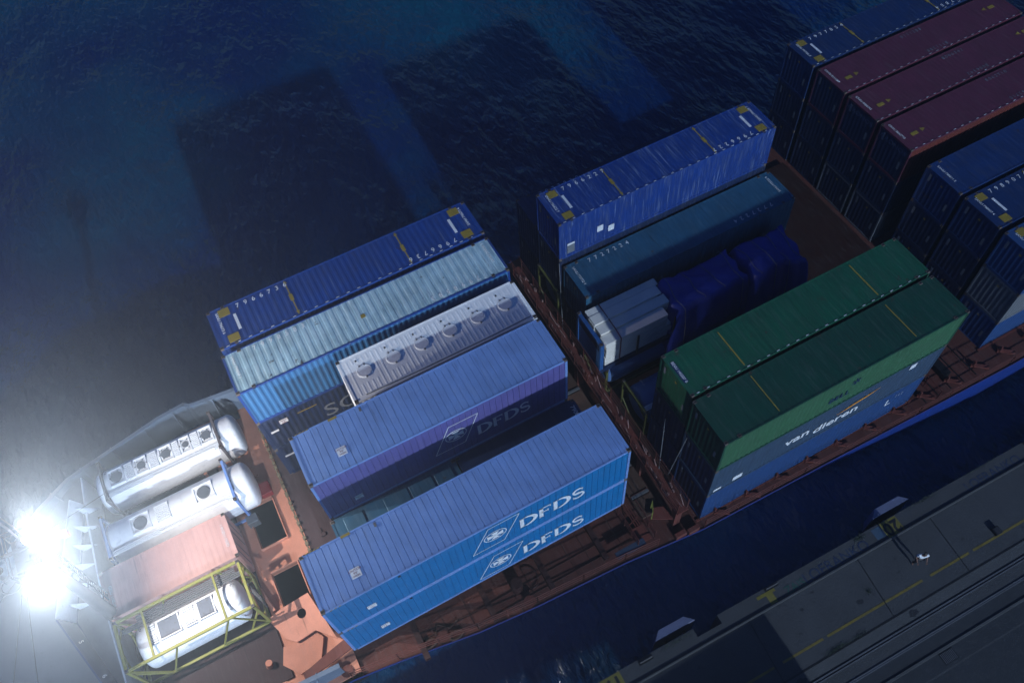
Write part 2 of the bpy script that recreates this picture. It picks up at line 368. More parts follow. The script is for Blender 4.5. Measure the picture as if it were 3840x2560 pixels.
def bead(mb, x, y0, y1, r=.055):
    n = 8; pts = [(x + r * math.cos(R(a)), y1 + r * math.sin(R(a))) for a in range(0, 181, 30)] + [(x + r * math.cos(R(a)), y0 + r * math.sin(R(a))) for a in range(180, 361, 30)]
    k = len(pts); c_ = [(x + (px - x) * .5, py, -.0105) for px, py in pts]
    mb.add([(px, py, -.0145) for px, py in pts] + c_, [(i, (i + 1) % k, (i + 1) % k + k, i + k) for i in range(k)] + [tuple(range(k, 2 * k))])
mb = MB()
xh = [5.6 - 4.59, 7.04 - 4.59, 8.46 - 4.59, 9.9 - 4.59, 11.34 - 4.59, 12.77 - 4.59]
x = .42
while x < 8.95:
    near = min(abs(x - q) for q in xh)
    if near > .42: bead(mb, x, .28, 2.15)
    else: bead(mb, x, 1.95, 2.18); bead(mb, x, .28, .72)
    x += .243
mb.build('roof_bead', WHT, cC)
MB().tube([(.6, .16, .03), (3.0, .10, .035), (6.5, .10, .035), (8.9, .16, .03)], .022, 6).build('tie_rail', STEEL, cC)
for k in range(2):
    container(('second' if k == 0 else 'bottom') + ' tier white container under the one with round roof hatches', 'lower tier containers on the ship', 4.59, 7.96, -3.32 - 2.9 * k, 9.14, 2.43, 2.9 if k == 0 else 2.94, WHT, detail=False)
# ferry line containers
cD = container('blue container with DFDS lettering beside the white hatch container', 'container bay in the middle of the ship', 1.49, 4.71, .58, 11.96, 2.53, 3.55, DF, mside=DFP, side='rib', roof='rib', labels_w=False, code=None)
dfds_marks(cD, 0, 0, 7.86 - 1.49, -1.07 - .58, 8.86 - 1.49, -2.02 - .58, .80, 2.62, 0, k=1.0)
sticker(cD, 1.35, -2.95); 
for k in range(2):
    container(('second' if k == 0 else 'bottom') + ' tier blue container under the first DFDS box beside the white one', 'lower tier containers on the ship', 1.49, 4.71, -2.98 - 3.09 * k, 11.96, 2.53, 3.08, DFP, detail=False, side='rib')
def ferry_roof(c, L, W):
    mb = MB()
    for i in range(4): mb.add([(.24 + i * .16, W - .045, .003), (.34 + i * .16, W - .045, .003), (.42 + i * .16, W + .0, .003), (.32 + i * .16, W + .0, .003)], [(0, 1, 2, 3)])
    mb.build('hazard_stripe', YEL, c)
    boxo('hazard_stripe', BLK, c, .2, .9, W - .05, W - .002, -.01, .0015)
    boxo('lift_pocket_mark', YEL, c, 1.75, 2.15, W - .12, W - .01, -.01, .004); boxo('vent_cover', STEEL, c, 3.1, 3.2, W - .34, W - .16, -.012, .012)
    o = boxo('label_plate', WHITE, c, 1.55, 1.95, .66, 1.06, -.012, .004)
    for i, tx in enumerate(('CAUTION', "9'6\"", 'HIGH')): text_mesh(tx, .115, REDM, o, (1.75, .94 - i * .12, .0055), (1, 0, 0), (0, 1, 0), 'lettering', cx=True)
ferry_roof(cD, 11.96, 2.53)
for nm, zt, lz, lt, H in (('upper', .2, -1.05, -1.78, 2.9), ('lower', -2.71, -4.25, -4.93, 2.9)):
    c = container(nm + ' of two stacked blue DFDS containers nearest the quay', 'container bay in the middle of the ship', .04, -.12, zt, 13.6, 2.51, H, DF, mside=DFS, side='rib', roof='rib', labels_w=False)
    dfds_marks(c, 0, 0, 7.27 - .04, lz - zt, 8.38 - .04, lt - zt, .92, 3.05, 0, k=1.0)
    sticker(c, 1.5, -1.95); ferry_roof(c, 13.6, 2.51) if nm == 'upper' else None
    boxo('vent_cover', BLK, c, 3.1, 3.2, -.006, .004, -.35, -.2)
    mb = MB()
    for i in range(3): mb.add([(.3 + i * .18, -.003, -.1), (.4 + i * .18, -.003, -.1), (.46 + i * .18, -.003, -.02), (.36 + i * .18, -.003, -.02)], [(0, 1, 2, 3)])
    mb.build('hazard_stripe', YEL, c)
# low row between the DFDS boxes
c = container('dark navy container in the gap between the two DFDS stacks', 'container bay in the middle of the ship', 7.55, 2.45, -3.0, 6.15, 2.2, 3.07, NBL, roof='flat')
text_mesh('7908S', .3, WHITE, c, (5.8, 1.9, .002), (0, -1, 0), (1, 0, 0), 'roof_number'); text_mesh('R3G1', .2, WHITE, c, (.5, 1.3, .002), (0, -1, 0), (1, 0, 0), 'roof_number')
container('second tier navy container below the gap between DFDS stacks', 'lower tier containers on the ship', 7.55, 2.45, -6.08, 6.15, 2.2, 3.08, NBL, detail=False)
c = container('teal container with pale square roof panels between the DFDS stacks', 'container bay in the middle of the ship', 1.42, 2.45, -3.0, 6.06, 2.2, 3.07, TEAL, roof='flat')
for a, b_, d_ in ((.55, 1.45, 1.3), (2.45, 3.6, 1.45), (3.68, 4.8, 1.5), (4.9, 5.75, 1.35)):
    boxo('roof_panel', TEAL, c, a, b_, d_ - .6, 2.0, -.014, .03, bevel=.02)
container('second tier teal container below the gap between DFDS stacks', 'lower tier containers on the ship', 1.42, 2.45, -6.08, 6.06, 2.2, 3.08, TEAL, detail=False)

# ---- bay behind it
G2 = 'container bay right of the lashing bridge'
def stack(lbls, x, y, z, L, W, H, mats, **kw):
    out = []
    for k, (lb, m) in enumerate(zip(lbls, mats)):
        kk = kw if k == 0 else {}
        out.append(container(lb, G2 if k == 0 else 'lower tier containers on the ship', x, y, z - k * (H + .005), L, W, H, m, **kk))
    return out
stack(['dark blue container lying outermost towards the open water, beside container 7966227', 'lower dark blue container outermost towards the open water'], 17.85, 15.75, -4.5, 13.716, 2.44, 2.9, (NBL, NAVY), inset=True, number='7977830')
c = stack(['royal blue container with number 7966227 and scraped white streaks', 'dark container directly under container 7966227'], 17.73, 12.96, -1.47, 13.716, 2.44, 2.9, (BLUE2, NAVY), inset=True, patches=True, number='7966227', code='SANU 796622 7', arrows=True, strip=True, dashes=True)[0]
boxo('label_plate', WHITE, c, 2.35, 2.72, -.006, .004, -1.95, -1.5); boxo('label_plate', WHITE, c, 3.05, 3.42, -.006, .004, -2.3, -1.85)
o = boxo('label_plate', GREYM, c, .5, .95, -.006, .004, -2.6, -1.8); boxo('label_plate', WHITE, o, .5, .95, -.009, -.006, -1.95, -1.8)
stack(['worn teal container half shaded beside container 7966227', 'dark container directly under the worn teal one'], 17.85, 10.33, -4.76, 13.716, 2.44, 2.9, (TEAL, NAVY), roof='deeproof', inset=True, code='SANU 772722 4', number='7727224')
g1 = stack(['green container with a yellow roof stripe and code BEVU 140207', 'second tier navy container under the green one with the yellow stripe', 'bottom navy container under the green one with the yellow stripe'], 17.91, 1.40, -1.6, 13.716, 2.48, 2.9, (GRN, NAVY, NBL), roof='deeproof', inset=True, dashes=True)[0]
o = boxo('label_plate', NBL, g1, .12, .36, .75, 1.95, -.012, .001); text_mesh('BEVU 140207 0', .19, WHITE, o, (.19, 1.35, .003), (0, -1, 0), (1, 0, 0), cx=True)
for x in (3.0, 10.7): boxo('warning_stripe', YEL, g1, x - .03, x + .03, .2, 2.25, -.012, .001); 
g2 = container('dark green container with its quay side coloured as sunlit', G2, 17.8, -1.25, -1.6, 13.75, 2.46, 2.9, GRN2, mside=GRNS, mfront=GRN2, roof='deeproof', inset=True)
text_mesh('BELL', .62, NBL, g2, (6.1, -.006, -2.0), (1, 0, 0), (0, 0, 1), sx=1.0); 
for x in (3.0, 10.7): boxo('warning_stripe', YEL, g2, x - .025, x + .025, .2, 2.25, -.012, .001)
text_mesh('*', 1.2, NBL, g2, (7.2, -.006, -1.6), (1, 0, 0), (0, 0, 1))
g3 = container('grey-blue container lettered van dieren under the dark green one', G2, 17.8, -1.25, -4.505, 13.75, 2.46, 2.9, GRBL, mfront=NAVY, detail=True)
text_mesh('van', 1.0, WHITE, g3, (4.3, -.006, -1.75), (1, 0, 0), (0, 0, 1), sx=1.1, bold=.02); text_mesh('dieren', .95, WHITE, g3, (6.1, -.006, -2.15), (1, 0, 0), (0, 0, 1), sx=1.15, bold=.02)
strokes('emblem', [[(7.4, -1.35, .02), (8.3, -1.15, .2), (9.2, -1.0, .16), (9.9, -.8, .02)]], paint('orange_marking', (.6, .25, .04), .1, streak=False), g3, lambda u, v, d: (u, -.004 - d, v))
boxo('label_plate', WHITE, g3, 1.4, 1.95, -.006, .004, -2.5, -2.1); boxo('label_plate', WHITE, g3, .3, .75, -.006, .004, -2.6, -2.4); boxo('label_plate', WHITE, g3, 11.6, 12.0, -.006, .004, -.6, -.2)
g4 = container('medium blue container at the bottom of the stack nearest the quay', G2, 17.8, -1.25, -7.41, 13.75, 2.46, 2.9, MIDB, mfront=NAVY)
text_mesh('L', .9, WHITE, g4, (11.4, -.006, -1.3), (1, 0, 0), (0, 0, 1)); text_mesh(': : :', .4, WHITE, g4, (12.0, -.006, -.8), (1, 0, 0), (0, 0, 1))

# ---- far bay
G3 = 'container bay at the upper right'
def stack3(lbls, x, y, z, mats, H=2.6, **kw):
    for k, (lb, m) in enumerate(zip(lbls, mats)):
        kk = kw if k == 0 else {}
        c_ = container(lb, G3 if k == 0 else 'lower tier containers on the ship', x, y, z - k * (H + .005), 13.716, 2.44, H, m, **kk)
        if k == 0: first = c_
    return first
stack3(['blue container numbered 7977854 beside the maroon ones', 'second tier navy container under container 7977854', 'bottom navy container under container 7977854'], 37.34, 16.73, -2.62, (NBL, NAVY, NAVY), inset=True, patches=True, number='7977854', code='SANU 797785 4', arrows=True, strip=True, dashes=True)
for i, (nm, y, sd_) in enumerate((('maroon container next to the blue one numbered 7977854', 13.97, MARO), ('middle one of three maroon containers, between two others', 11.24, MARO), ('maroon container with its side coloured as sunlit red, nearest the dark gap', 8.52, REDS))):
    c = container(nm, G3, 37.4, y, -2.64, 13.716, 2.44, 2.6, MARO, mside=sd_, mfront=NAVY, code='CRXU 801234 5' if i < 0 else None, dashes=True)  # front ends coloured navy to paint their near-black shade
    boxo('warning_patch', YEL, c, .85, 1.3, .85, 1.08, -.012, .001); MB().add([(1.55, .85, .002), (1.55, 1.15, .002), (1.85, 1.0, .002)], [(0, 1, 2)]).build('warning_mark', YEL, c)
    boxo('warning_patch', YEL, c, 12.3, 12.75, 1.3, 1.53, -.012, .001); MB().add([(12.1, 1.3, .002), (12.1, 1.6, .002), (11.8, 1.45, .002)], [(0, 1, 2)]).build('warning_mark', YEL, c)
    text_mesh(('CRXU 8111288', 'CRXU 8006342', 'CRXU 8062710')[i], .2, WHITE, c, (.28, 1.55, .002), (0, -1, 0), (1, 0, 0), 'roof_number', cx=True); text_mesh(('8 1 1 1 2 8 8', '8 0 0 6 3 4 2', '8 0 6 2 7 1 0')[i], .3, GREYM, c, (6.0 + .7 * i, 2.0, .002), (1, 0, 0), (0, 1, 0), 'roof_number'); text_mesh(('8 1 1 1 2 8 8', '8 0 0 6 3 4 2', '8 0 6 2 7 1 0')[i], .3, GREYM, c, (8.0 + .5 * i, .42, .002), (-1, 0, 0), (0, -1, 0), 'roof_number')
    if i: text_mesh('CRONOS', .42, paint('dim_blue_marking', (.10, .14, .30), .1, streak=False), c, (-.006, 1.22, -.65), (0, -1, 0), (0, 0, 1), cx=True, sx=1.15)
    for k in range(2): container(('second' if k == 0 else 'bottom') + ' tier container under the ' + ('first', 'middle', 'last')[i] + ' maroon one', 'lower tier containers on the ship', 37.4, y, -5.245 - 2.605 * k, 13.716, 2.44, 2.6, (NAVY, GRYC)[k] if i else NAVY, detail=False, mfront=NAVY)
stack3(['dark blue rust-stained container at the right edge, across the gap from the maroon ones', 'second tier container under the rust-stained dark blue one', 'bottom container under the rust-stained dark blue one'], 37.4, 4.86, -2.7, (paint('stained_blue_paint', (.012, .06, .24), .6, rust=.4), NAVY, NAVY), inset=True, code='SANU 798811 2')
stack3(['blue container numbered 7989074 at the right edge', 'second tier container under container 7989074', 'bottom container under container 7989074'], 37.4, 2.15, -2.7, (NBL, NAVY, NAVY), inset=True, patches=True, number='7989074', code='SANU 798907 4', arrows=True, strip=True)
stack3(['blue container at the right edge outermost towards the quay', 'grey container under the outermost blue one at the right edge', 'blue container at the foot of the stack at the right edge'], 37.4, -.60, -2.7, (MIDB, GRYC, MIDB), inset=True, patches=True, code='SANU 798555 1', strip=True)

# ------------------------------------------------------------------ tank containers
def cap_tank(L, r, n=28):
    """profile along x, dished ends"""
    pts = [];rr = []
    for i in range(7):
        a = R(90 * i / 6); pts.append((.38 - .38 * math.cos(a) if False else .38 * (1 - math.sin(R(90 - 15 * i))) , 0, 0)); rr.append(max(.02, r * math.sin(a) ** .55))
    x1 = L - .0
    P = pts + [(x1 - p[0], 0, 0) for p in pts[::-1]]; Rr = rr + rr[::-1]
    return P, Rr
def tank_container(label, x0, y0, zt, L, W, H, mframe, mtank, truss=False, manholes=(), pads=(), ladder=True, letters=None, band=None, slats=False, group='tank containers', ovl=0, ovr=0):
    c = empty('tank_container', (x0, y0, zt), label, 'tank container', group)
    r = W / 2 - (.05 if not truss else .20); zc = (-r - .17) if not truss else -H + .22 + r
    P, Rr = cap_tank(L - (.5 if not truss else 1.0) + ovl + ovr, r)
    ox = (.25 if not truss else .5) - ovl
    t = MB().tube([(p[0] + ox, W / 2, zc) for p in P], Rr, 32).build('tank', mtank, c, smooth=True)
    for xb in (L * .22, L * .42, L * .6, L * .8): MB().tube([(xb, W / 2, zc), (xb + .045, W / 2, zc)], r + .012, 32).build('tank_band', mtank if not band else band, t, smooth=False)
    fr = MB(); b = .13
    for x in (b / 2, L - b / 2):
        for y in (b / 2, W - b / 2): fr.beam((x, y, -H), (x, y, 0), b)
        fr.beam((x, 0, -b / 2), (x, W, -b / 2), b); fr.beam((x, 0, -H + b / 2), (x, W, -H + b / 2), b)
        for sy in (0, 1):
            y = b if sy == 0 else W - b; yy = W * .38 if sy == 0 else W * .62
            fr.beam((x, y, -H * .3), (x, yy, -b), .09); fr.beam((x, y, -H * .7), (x, yy, -H + b), .09)
            if truss: fr.beam((x, y, -H * .3), (x + (.9 if x < 1 else -.9), y, -H + .1), .08)
    for y in (b / 2, W - b / 2):
        fr.beam((0, y, -H + b / 2), (L, y, -H + b / 2), b)
        if truss: fr.beam((0, y, -b / 2), (L, y, -b / 2), b)
        if truss:
            n = 5; dx = L / n
            for i in range(n):
                a, b2 = (-.1, -H + .1) if i % 2 == 0 else (-H + .1, -.1)
                if i in (0, 1, 3, 4): fr.beam((i * dx + .05, y, a), ((i + 1) * dx - .05, y, b2), .075)
            for xx in (L * .22, L * .78): fr.beam((xx, y, -.06), (xx, W - y, -.06), .1) if y < 1 else None
    fr.build('frame', mframe, c, bevel=.01)
    for x, oxx in ((0, -1), (L, 1)):
        for y, oy in ((0, -1), (W, 1)):
            for z, oz in ((.004, 1), (-H - .002, -1)): casting(c, x, y, z, oxx, oy, oz)
    zt_ = zc + r
    for (a, b2) in manholes:
        m1 = MB()
        for q in ((a, a + .06, W / 2 - .48, W / 2 + .48), (b2 - .06, b2, W / 2 - .48, W / 2 + .48), (a + .06, b2 - .06, W / 2 - .48, W / 2 - .42), (a + .06, b2 - .06, W / 2 + .42, W / 2 + .48)): m1.box(q[0], q[1], q[2], q[3], zt_ - .22, zt_ + .05)
        mh = m1.build('manhole_box', mtank, c)
        cx = (a + b2) / 2
        MB().tube([(cx, W / 2, zt_ - .05), (cx, W / 2, zt_ + .035)], min(.34, (b2 - a) / 2 - .1), 24).build('manhole_lid', GRYC if not slats else paint('grey_lid', (.33, .36, .42), .2, streak=False), mh)
        for k in range(6): px, py = cx + .3 * math.cos(k * 1.047), W / 2 + .3 * math.sin(k * 1.047); boxo('clamp', STEEL, mh, px - .03, px + .03, py - .03, py + .03, zt_ + .02, zt_ + .07)
        if slats: boxo('lid_plate', paint('grey_lid2', (.30, .33, .40), .2, streak=False), mh, a + .07, b2 - .07, W / 2 - .38, W / 2 + .38, zt_ + .0, zt_ + .045)
    for (a, b2) in pads:
        pm = MB(); n = 9
        for k in range(n):
            y = W / 2 - .5 + k * 1.0 / n; pm.box(a, b2, y, y + .07, zt_ - .02, zt_ + .06)
        pm.build('walkway_pad', WHT, c)
    wk = MB()
    for k in range(3):
        y = .26 + k * .1 if not slats else W - .62 + k * .1
        wk.box(.15, L - .15, y, y + .065, zt_ - .08, zt_ - .04)
    if slats:
        for k in range(3): wk.box(.9, L - .4, W - .32 + k * .1, W - .32 + k * .1 + .065, zt_ - .08, zt_ - .04)
    wk.build('walkway', WHT if not slats else STEEL, c)
    if ladder:
        lb = MB()
        for y in (W * .3, W * .46): lb.beam((L + .03, y, -H + .15), (L + .03, y, -.05), .035)
        for k in range(8): lb.beam((L + .03, W * .3, -H + .3 + k * .28), (L + .03, W * .46, -H + .3 + k * .28), .028)
        lb.build('ladder', STEEL, c)
    mb = MB(); mb.tube([(L * .93, W * .12, zc + r * .75), (L * .93, W * .12, zt_ - .02), (L * .4, W * .12, zt_ - .02)], .03, 6); mb.build('pipe', WHT, c)
    MB().tube([(L - .2, W / 2, -H + .5), (L + .02, W / 2, -H + .45)], .09, 12).build('valve', STEEL, c)
    if letters:
        for tx, x, m_ in letters: text_mesh(tx, .17, m_, c, (x, W / 2 + .5, zt_ + .003 - .11), (0, -1, 0), (1, 0, 0), 'lettering', cx=True)
    return c
FRG = paint('brown_grey_frame', (.20, .16, .17), .35, rust=.3)
FRB = paint('light_blue_frame', (.16, .28, .60), .25)
FRY = paint('yellow_frame', (.55, .52, .10), .3, rust=.15)
TNK = paint('white_tank_cladding', (.84, .85, .87), .18, rough=.35, streak=False)
BTNK = paint('blue_tank_cladding', (.10, .20, .45), .3, rough=.4, streak=False)
tank_container('white tank container with brown-grey end frames nearest the bulwark', -8.57, 13.42, -7.42, 6.2, 2.45, 2.55, FRG, TNK, manholes=((.35, 1.15), (1.75, 2.4), (3.05, 3.75), (4.2, 4.75), (5.25, 5.95)), pads=((1.25, 1.65), (2.5, 2.95), (3.8, 4.12), (4.82, 5.2)), ovl=.75, ovr=1.25, letters=(('BSGU 2001028', .18, NAVY),), group='tank containers behind the breakwater')
tank_container('white tank container with light blue end frames beside the pinkish red container', -9.1, 10.15, -7.3, 6.5, 2.6, 2.65, FRB, TNK, manholes=((1.3, 2.3), (4.6, 5.6)), pads=((2.6, 3.3),), ovl=.35, ovr=1.2, letters=(('UTTU 2001234', 6.43, WHITE),), group='tank containers behind the breakwater')
c = container('pinkish red container between the white tanks and the yellow framed tank', 'containers behind the breakwater', -9.75, 7.3, -7.3, 6.35, 2.5, 2.62, PINK, roof='roof')
text_mesh('GESU 110510 1', .2, WHITE, c, (6.1, 1.3, .002), (0, 1, 0), (-1, 0, 0), 'roof_number', cx=True); text_mesh('GESU 110510 1', .2, WHITE, c, (.3, 1.0, .002), (0, -1, 0), (1, 0, 0), 'roof_number', cx=True)
tank_container('white tank inside a yellow truss frame at the foot of the mast side', -9.6, 4.45, -7.0, 6.15, 2.55, 2.8, FRY, TNK, truss=True, manholes=((1.7, 2.75), (3.6, 4.4)), pads=((1.15, 1.6), (2.95, 3.45)), slats=True, letters=(('OLIVARI', .85, NAVY), ('LOGIN', 5.3, NAVY)), band=TNK, group='tank containers behind the breakwater')
tank_container('blue tank in a dim yellow frame left of the green container', 17.9, 4.2, -7.85, 6.06, 2.40, 2.5, paint('olive_frame', (.20, .20, .05), .4, rust=.2), BTNK, manholes=((2.6, 3.4),), letters=(('7PF (10721', .9, WHITE),), group='tank containers low in the bay right of the bridge')
tank_container('pale tank in an olive frame under container 7966227', 17.6, 13.0, -7.3, 6.06, 2.40, 2.95, paint('olive_frame', (.2, .2, .05)), paint('pale_tank_paint', (.3, .33, .4), .3), manholes=((2.6, 3.4),), group='tank containers low in the bay right of the bridge')
tank_container('blue tank in an olive frame under the timber flat rack', 17.5, 7.5, -7.95, 6.06, 2.42, 2.4, paint('olive_frame', (.2, .2, .05)), BTNK, manholes=((2.6, 3.4),), group='tank containers low in the bay right of the bridge')

# ------------------------------------------------------------------ flat rack with timber and tarpaulin
fx0 = 17.07
fk = empty('flat_rack', (fx0, 7.55, -5.1), 'blue flat rack with a raised end wall, carrying timber packs', 'flat rack')
FB = paint('flat_rack_blue', (.03, .17, .52), .4, rust=.15)
MB().box(0, 12.2, 0, 2.44, -2.8, -2.45).build('base', NAVY, fk)
mb = MB().box(0, .22, 0, .16, -2.45, 0).box(0, .22, 2.28, 2.44, -2.45, 0).box(0, .2, .16, 2.28, -.2, -.02).box(.05, .12, .16, 2.28, -2.45, -.9)
mb.build('end_wall', FB, fk)
MB().box(.06, .11, .3, 2.15, -.9, -.2).build('end_panel', NAVY, fk)
for y, oy in ((0, -1), (2.44, 1)): casting(fk, 0, y, .01, -1, oy, 1)
for xx in (2.3, 4.6): boxo('stanchion', BLK, fk, xx, xx + .1, -.06, 0.0, -2.6, -.75)
TIM = paint('timber_wrap', (.74, .70, .64), .2, fade=(.6, .58, .56)); 
tp = empty('timber_stack', (fx0 + .35, 7.65, -7.5), 'grey-white packs of sawn timber strapped behind the blue end wall', 'timber stack')
rows_ = [(0.0, .60, 2.05), (.62, 1.22, 2.18), (1.24, 1.84, 2.28), (1.86, 2.3, 2.25)]
for j, (a, b_, top) in enumerate(rows_):
    xs = [.0, .05, .02, .08]; z = 0
    while z < top - .05:
        z1 = min(top, z + .36)
        ln = 4.1 + random.uniform(-.25, .35)
        MB().box(xs[j] + random.uniform(0, .18), ln, a, b_, z + .01, z1).build('timber_pack', TIM, tp, bevel=.015); z = z1
MB().beam((.95, -.03, 0), (.95, -.03, 2.07), .05).beam((.95, -.03, 2.07), (.95, .62, 2.22), .05).beam((.95, .6, 2.21), (.95, 2.32, 2.32), .05).build('strap', REDM, tp)
# tarpaulin: lumpy draped sheet
def tarp(name, label, x0, x1, y0, y1, zb, zt, seed, m, group):
    rnd = random.Random(seed); nx, ny = 46, 22; vs = []; fs = []
    ph = [rnd.uniform(0, 6) for _ in range(8)]
    def hgt(u, v):
        e = min(1, 9 * min(u, 1 - u)) ** .5 * min(1, 6 * min(v, 1 - v)) ** .5
        lump = .90 + .08 * math.sin(u * 6 + ph[0]) * math.cos(v * 3 + ph[1]) + .02 * abs(math.sin(u * 17 + v * 5 + ph[3])) + .015 * math.sin(v * 13 + u * 8 + ph[4])
        return zb + (zt - zb) * max(0, e * lump)
    for i in range(nx + 1):
        for j in range(ny + 1):
            u, v = i / nx, j / ny; k = .16 * math.sin(u * 9 + ph[5]) + .05 * math.sin(u * 27 + ph[6])
            vs.append((x0 + (x1 - x0) * u + .12 * math.sin(v * 17 + ph[7]), y0 + (y1 - y0) * v + k * (1 - 2 * v), hgt(u, v) + rnd.uniform(-.015, .015)))
    for i in range(nx):
        for j in range(ny):
            a = i * (ny + 1) + j; fs.append((a, a + ny + 1, a + ny + 2, a + 1))
    mb = MB().add(vs, fs); o = mb.build(name, m, None, smooth=True); sm = o.modifiers.new('s', 'SOLIDIFY'); sm.thickness = .03
    for k in range(4):
        xr = x0 + (x1 - x0) * (.16 + .22 * k); rp = [(xr + .05 * math.sin(q), y0 + (y1 - y0) * q / 12, hgt((xr - x0) / (x1 - x0), q / 12) + .05) for q in range(13)]
        MB().tube(rp, .018, 5).build('rope', GREYM, o)
    return tag(o, label, 'tarpaulin', group)
TRP = paint('blue_tarpaulin', (.012, .045, .56), .25, rough=.42, streak=False, bump=.55, scale=.16)
tarp('tarpaulin', 'crumpled blue tarpaulin over cargo right behind the timber packs', 21.3, 26.9, 6.9, 10.2, -9.9, -4.85, 3, TRP, 'blue tarpaulins')
tarp('tarpaulin', 'blue tarpaulin over the rounded load at the aft end of the bay', 26.3, 30.6, 6.7, 10.1, -9.9, -5.0, 9, TRP, 'blue tarpaulins')

# ------------------------------------------------------------------ the ship
SH = empty('container_ship', (0, 0, 0), 'blue hulled container ship with red-brown deck moored along the quay', 'container ship')
HB = paint('hull_blue_paint', (.015, .07, .42), .3, rust=.05, rough=.4)
BWP = paint('bow_white_paint', (.55, .60, .68), .2, rust=.03, streak=False)
star = [(110, -2.3), (60, -2.3), (38, -2.3), (17.8, -1.77), (13.36, -1.33), (8.46, -1.06), (5.3, -.77), (1.3, -.12), (-1, .16), (-5, .3), (-8.7, .4), (-12, .9), (-15.5, 2.6), (-18.5, 5), (-20, 7.8)]
port = [(-17.8, 10.4), (-14.2, 12.6), (-11.8, 14.9), (-8.7, 16.3), (-5, 17.1), (-1, 17.3), (3, 17.6), (8, 18.1), (17.8, 18.6), (38, 19.4), (60, 19.4), (110, 19.4)]
ZD = -10.4
out_top = star + port
def low(p):
    x, y = p; k = max(0, min(1, (2 - x) / 18)); return (x + 2.2 * k * (1 if x < 0 else 1), y + (8.4 - y) * .38 * k)
def low(p):
    x, y = p; k = max(0, min(1, (2 - x) / 18)); q = max(.05, min(1.0, (46 - x) / 22)) * 1.5; sgn = 1 if y < 8 else -1
    return (x + 2.2 * k, y + (8.4 - y) * .38 * k + sgn * q * (1 - k))
n = len(out_top); hv = [(x, y, ZD + .06) for x, y in out_top] + [(x, y + (.03 if y < 8 else -.03), ZD - .32) for x, y in out_top] + [(*low(p), -15.6) for p in out_top]
MB().add(hv, [(i + j, i + 1 + j, n + i + 1 + j, n + i + j) for i in range(n - 1) for j in (0, n)]).build('hull', HB, SH)
# main deck aft of x=-0.5
def ngon(name, pts, z, m, parent, th=.05): return MB().poly(pts, z - th, z).build(name, m, parent)
sd2 = [p for p in star if p[0] > -.4] + [(-.5, .12)]; pd2 = [(-.5, 17.32)] + [p for p in port if p[0] > 0]
bm_pts = sd2 + pd2
ngon('main_deck', bm_pts, ZD + .01, REDD, SH)
# orange strip with openings, x -4.4..-0.5
strip = [(-4.4, -.5, .3, 2.0), (-4.4, -2.75, 2.0, 17.1), (-2.75, -1.35, 2.0, 3.9), (-2.75, -1.35, 6.9 - .05, 8.3), (-2.75, -1.35, 10.9, 16.4), (-1.35, -.5, 2.0, 17.2)]
for a in strip: boxo('deck_plate', ORNG, SH, a[0], a[1], a[2], a[3], ZD + .16, ZD + .26)
boxo('pit_dark_sheet', HOLE, SH, -10, -.5, .5, 16.8, ZD - 2.0, ZD - 1.9)
mb = MB()
for (x0, x1, y0, y1) in ((-2.75, -1.35, 8.3, 10.9), (-2.75, -1.35, 3.9, 6.85)):
    for q in ((x0 - .05, x0, y0, y1), (x1, x1 + .05, y0, y1)): mb.box(q[0], q[1], q[2], q[3], ZD + .0, ZD + .5)
    for q in ((x0, x1, y0 - .05, y0), (x0, x1, y1, y1 + .05)): mb.box(q[0], q[1], q[2], q[3], ZD + .0, ZD + .5)
mb.build('hatch_coaming', ORNG, SH)
# bracket plates with lightening holes (starboard side, by the stacked ferry boxes)
def plate_hole(name, pts, z, th, hc, hr, m):
    bm = bmesh.new(); k = 20
    ov = [bm.verts.new((x, y, z)) for x, y in pts]; iv = [bm.verts.new((hc[0] + hr * math.cos(2 * math.pi * i / k), hc[1] + hr * 1.2 * math.sin(2 * math.pi * i / k), z)) for i in range(k)]
    oe = [bm.edges.new((ov[i], ov[(i + 1) % len(ov)])) for i in range(len(ov))]; ie = [bm.edges.new((iv[i], iv[(i + 1) % k])) for i in range(k)]
    bmesh.ops.triangle_fill(bm, edges=oe + ie, use_beauty=True)
    me = bpy.data.meshes.new(name); bm.to_mesh(me); bm.free(); me.materials.append(m); o = link(bpy.data.objects.new(name, me), SH)
    s_ = o.modifiers.new('s', 'SOLIDIFY'); s_.thickness = th; return o
plate_hole('bracket_plate', [(-3.6, 4.6), (-2.9, 4.8), (-1.4, 4.9), (-.9, 2.1), (-1.7, 3.0), (-2.7, 2.9), (-3.1, 3.3)], ZD + .75, .08, (-2.02, 4.1), .22, ORNG)
MB().poly([(-3.4, 3.1), (-2.7, 3.0), (-1.8, 3.1), (-1.5, 2.6), (-2.0, 1.6), (-3.1, 1.5), (-3.7, 2.3)], ZD + .4, ZD + .5).build('bracket_plate', ORNG, SH)
MB().poly([(-1.7, 1.6), (-.3, 1.9), (-.3, 1.3), (-2.9, .9), (-2.9, 1.3)], ZD + .9, ZD + 1.0).build('bracket_plate', REDP, SH)
MB().tube([(-3.9, 1.1, ZD + .2), (-3.9, 1.1, ZD + .75)], [.42, .38], 20).build('ventilator', ORNG, SH)
MB().tube([(-4.35, 2.6, ZD + .2), (-4.2, 2.6, ZD + .9)], .16, 12).build('ventilator', ORNG, SH)
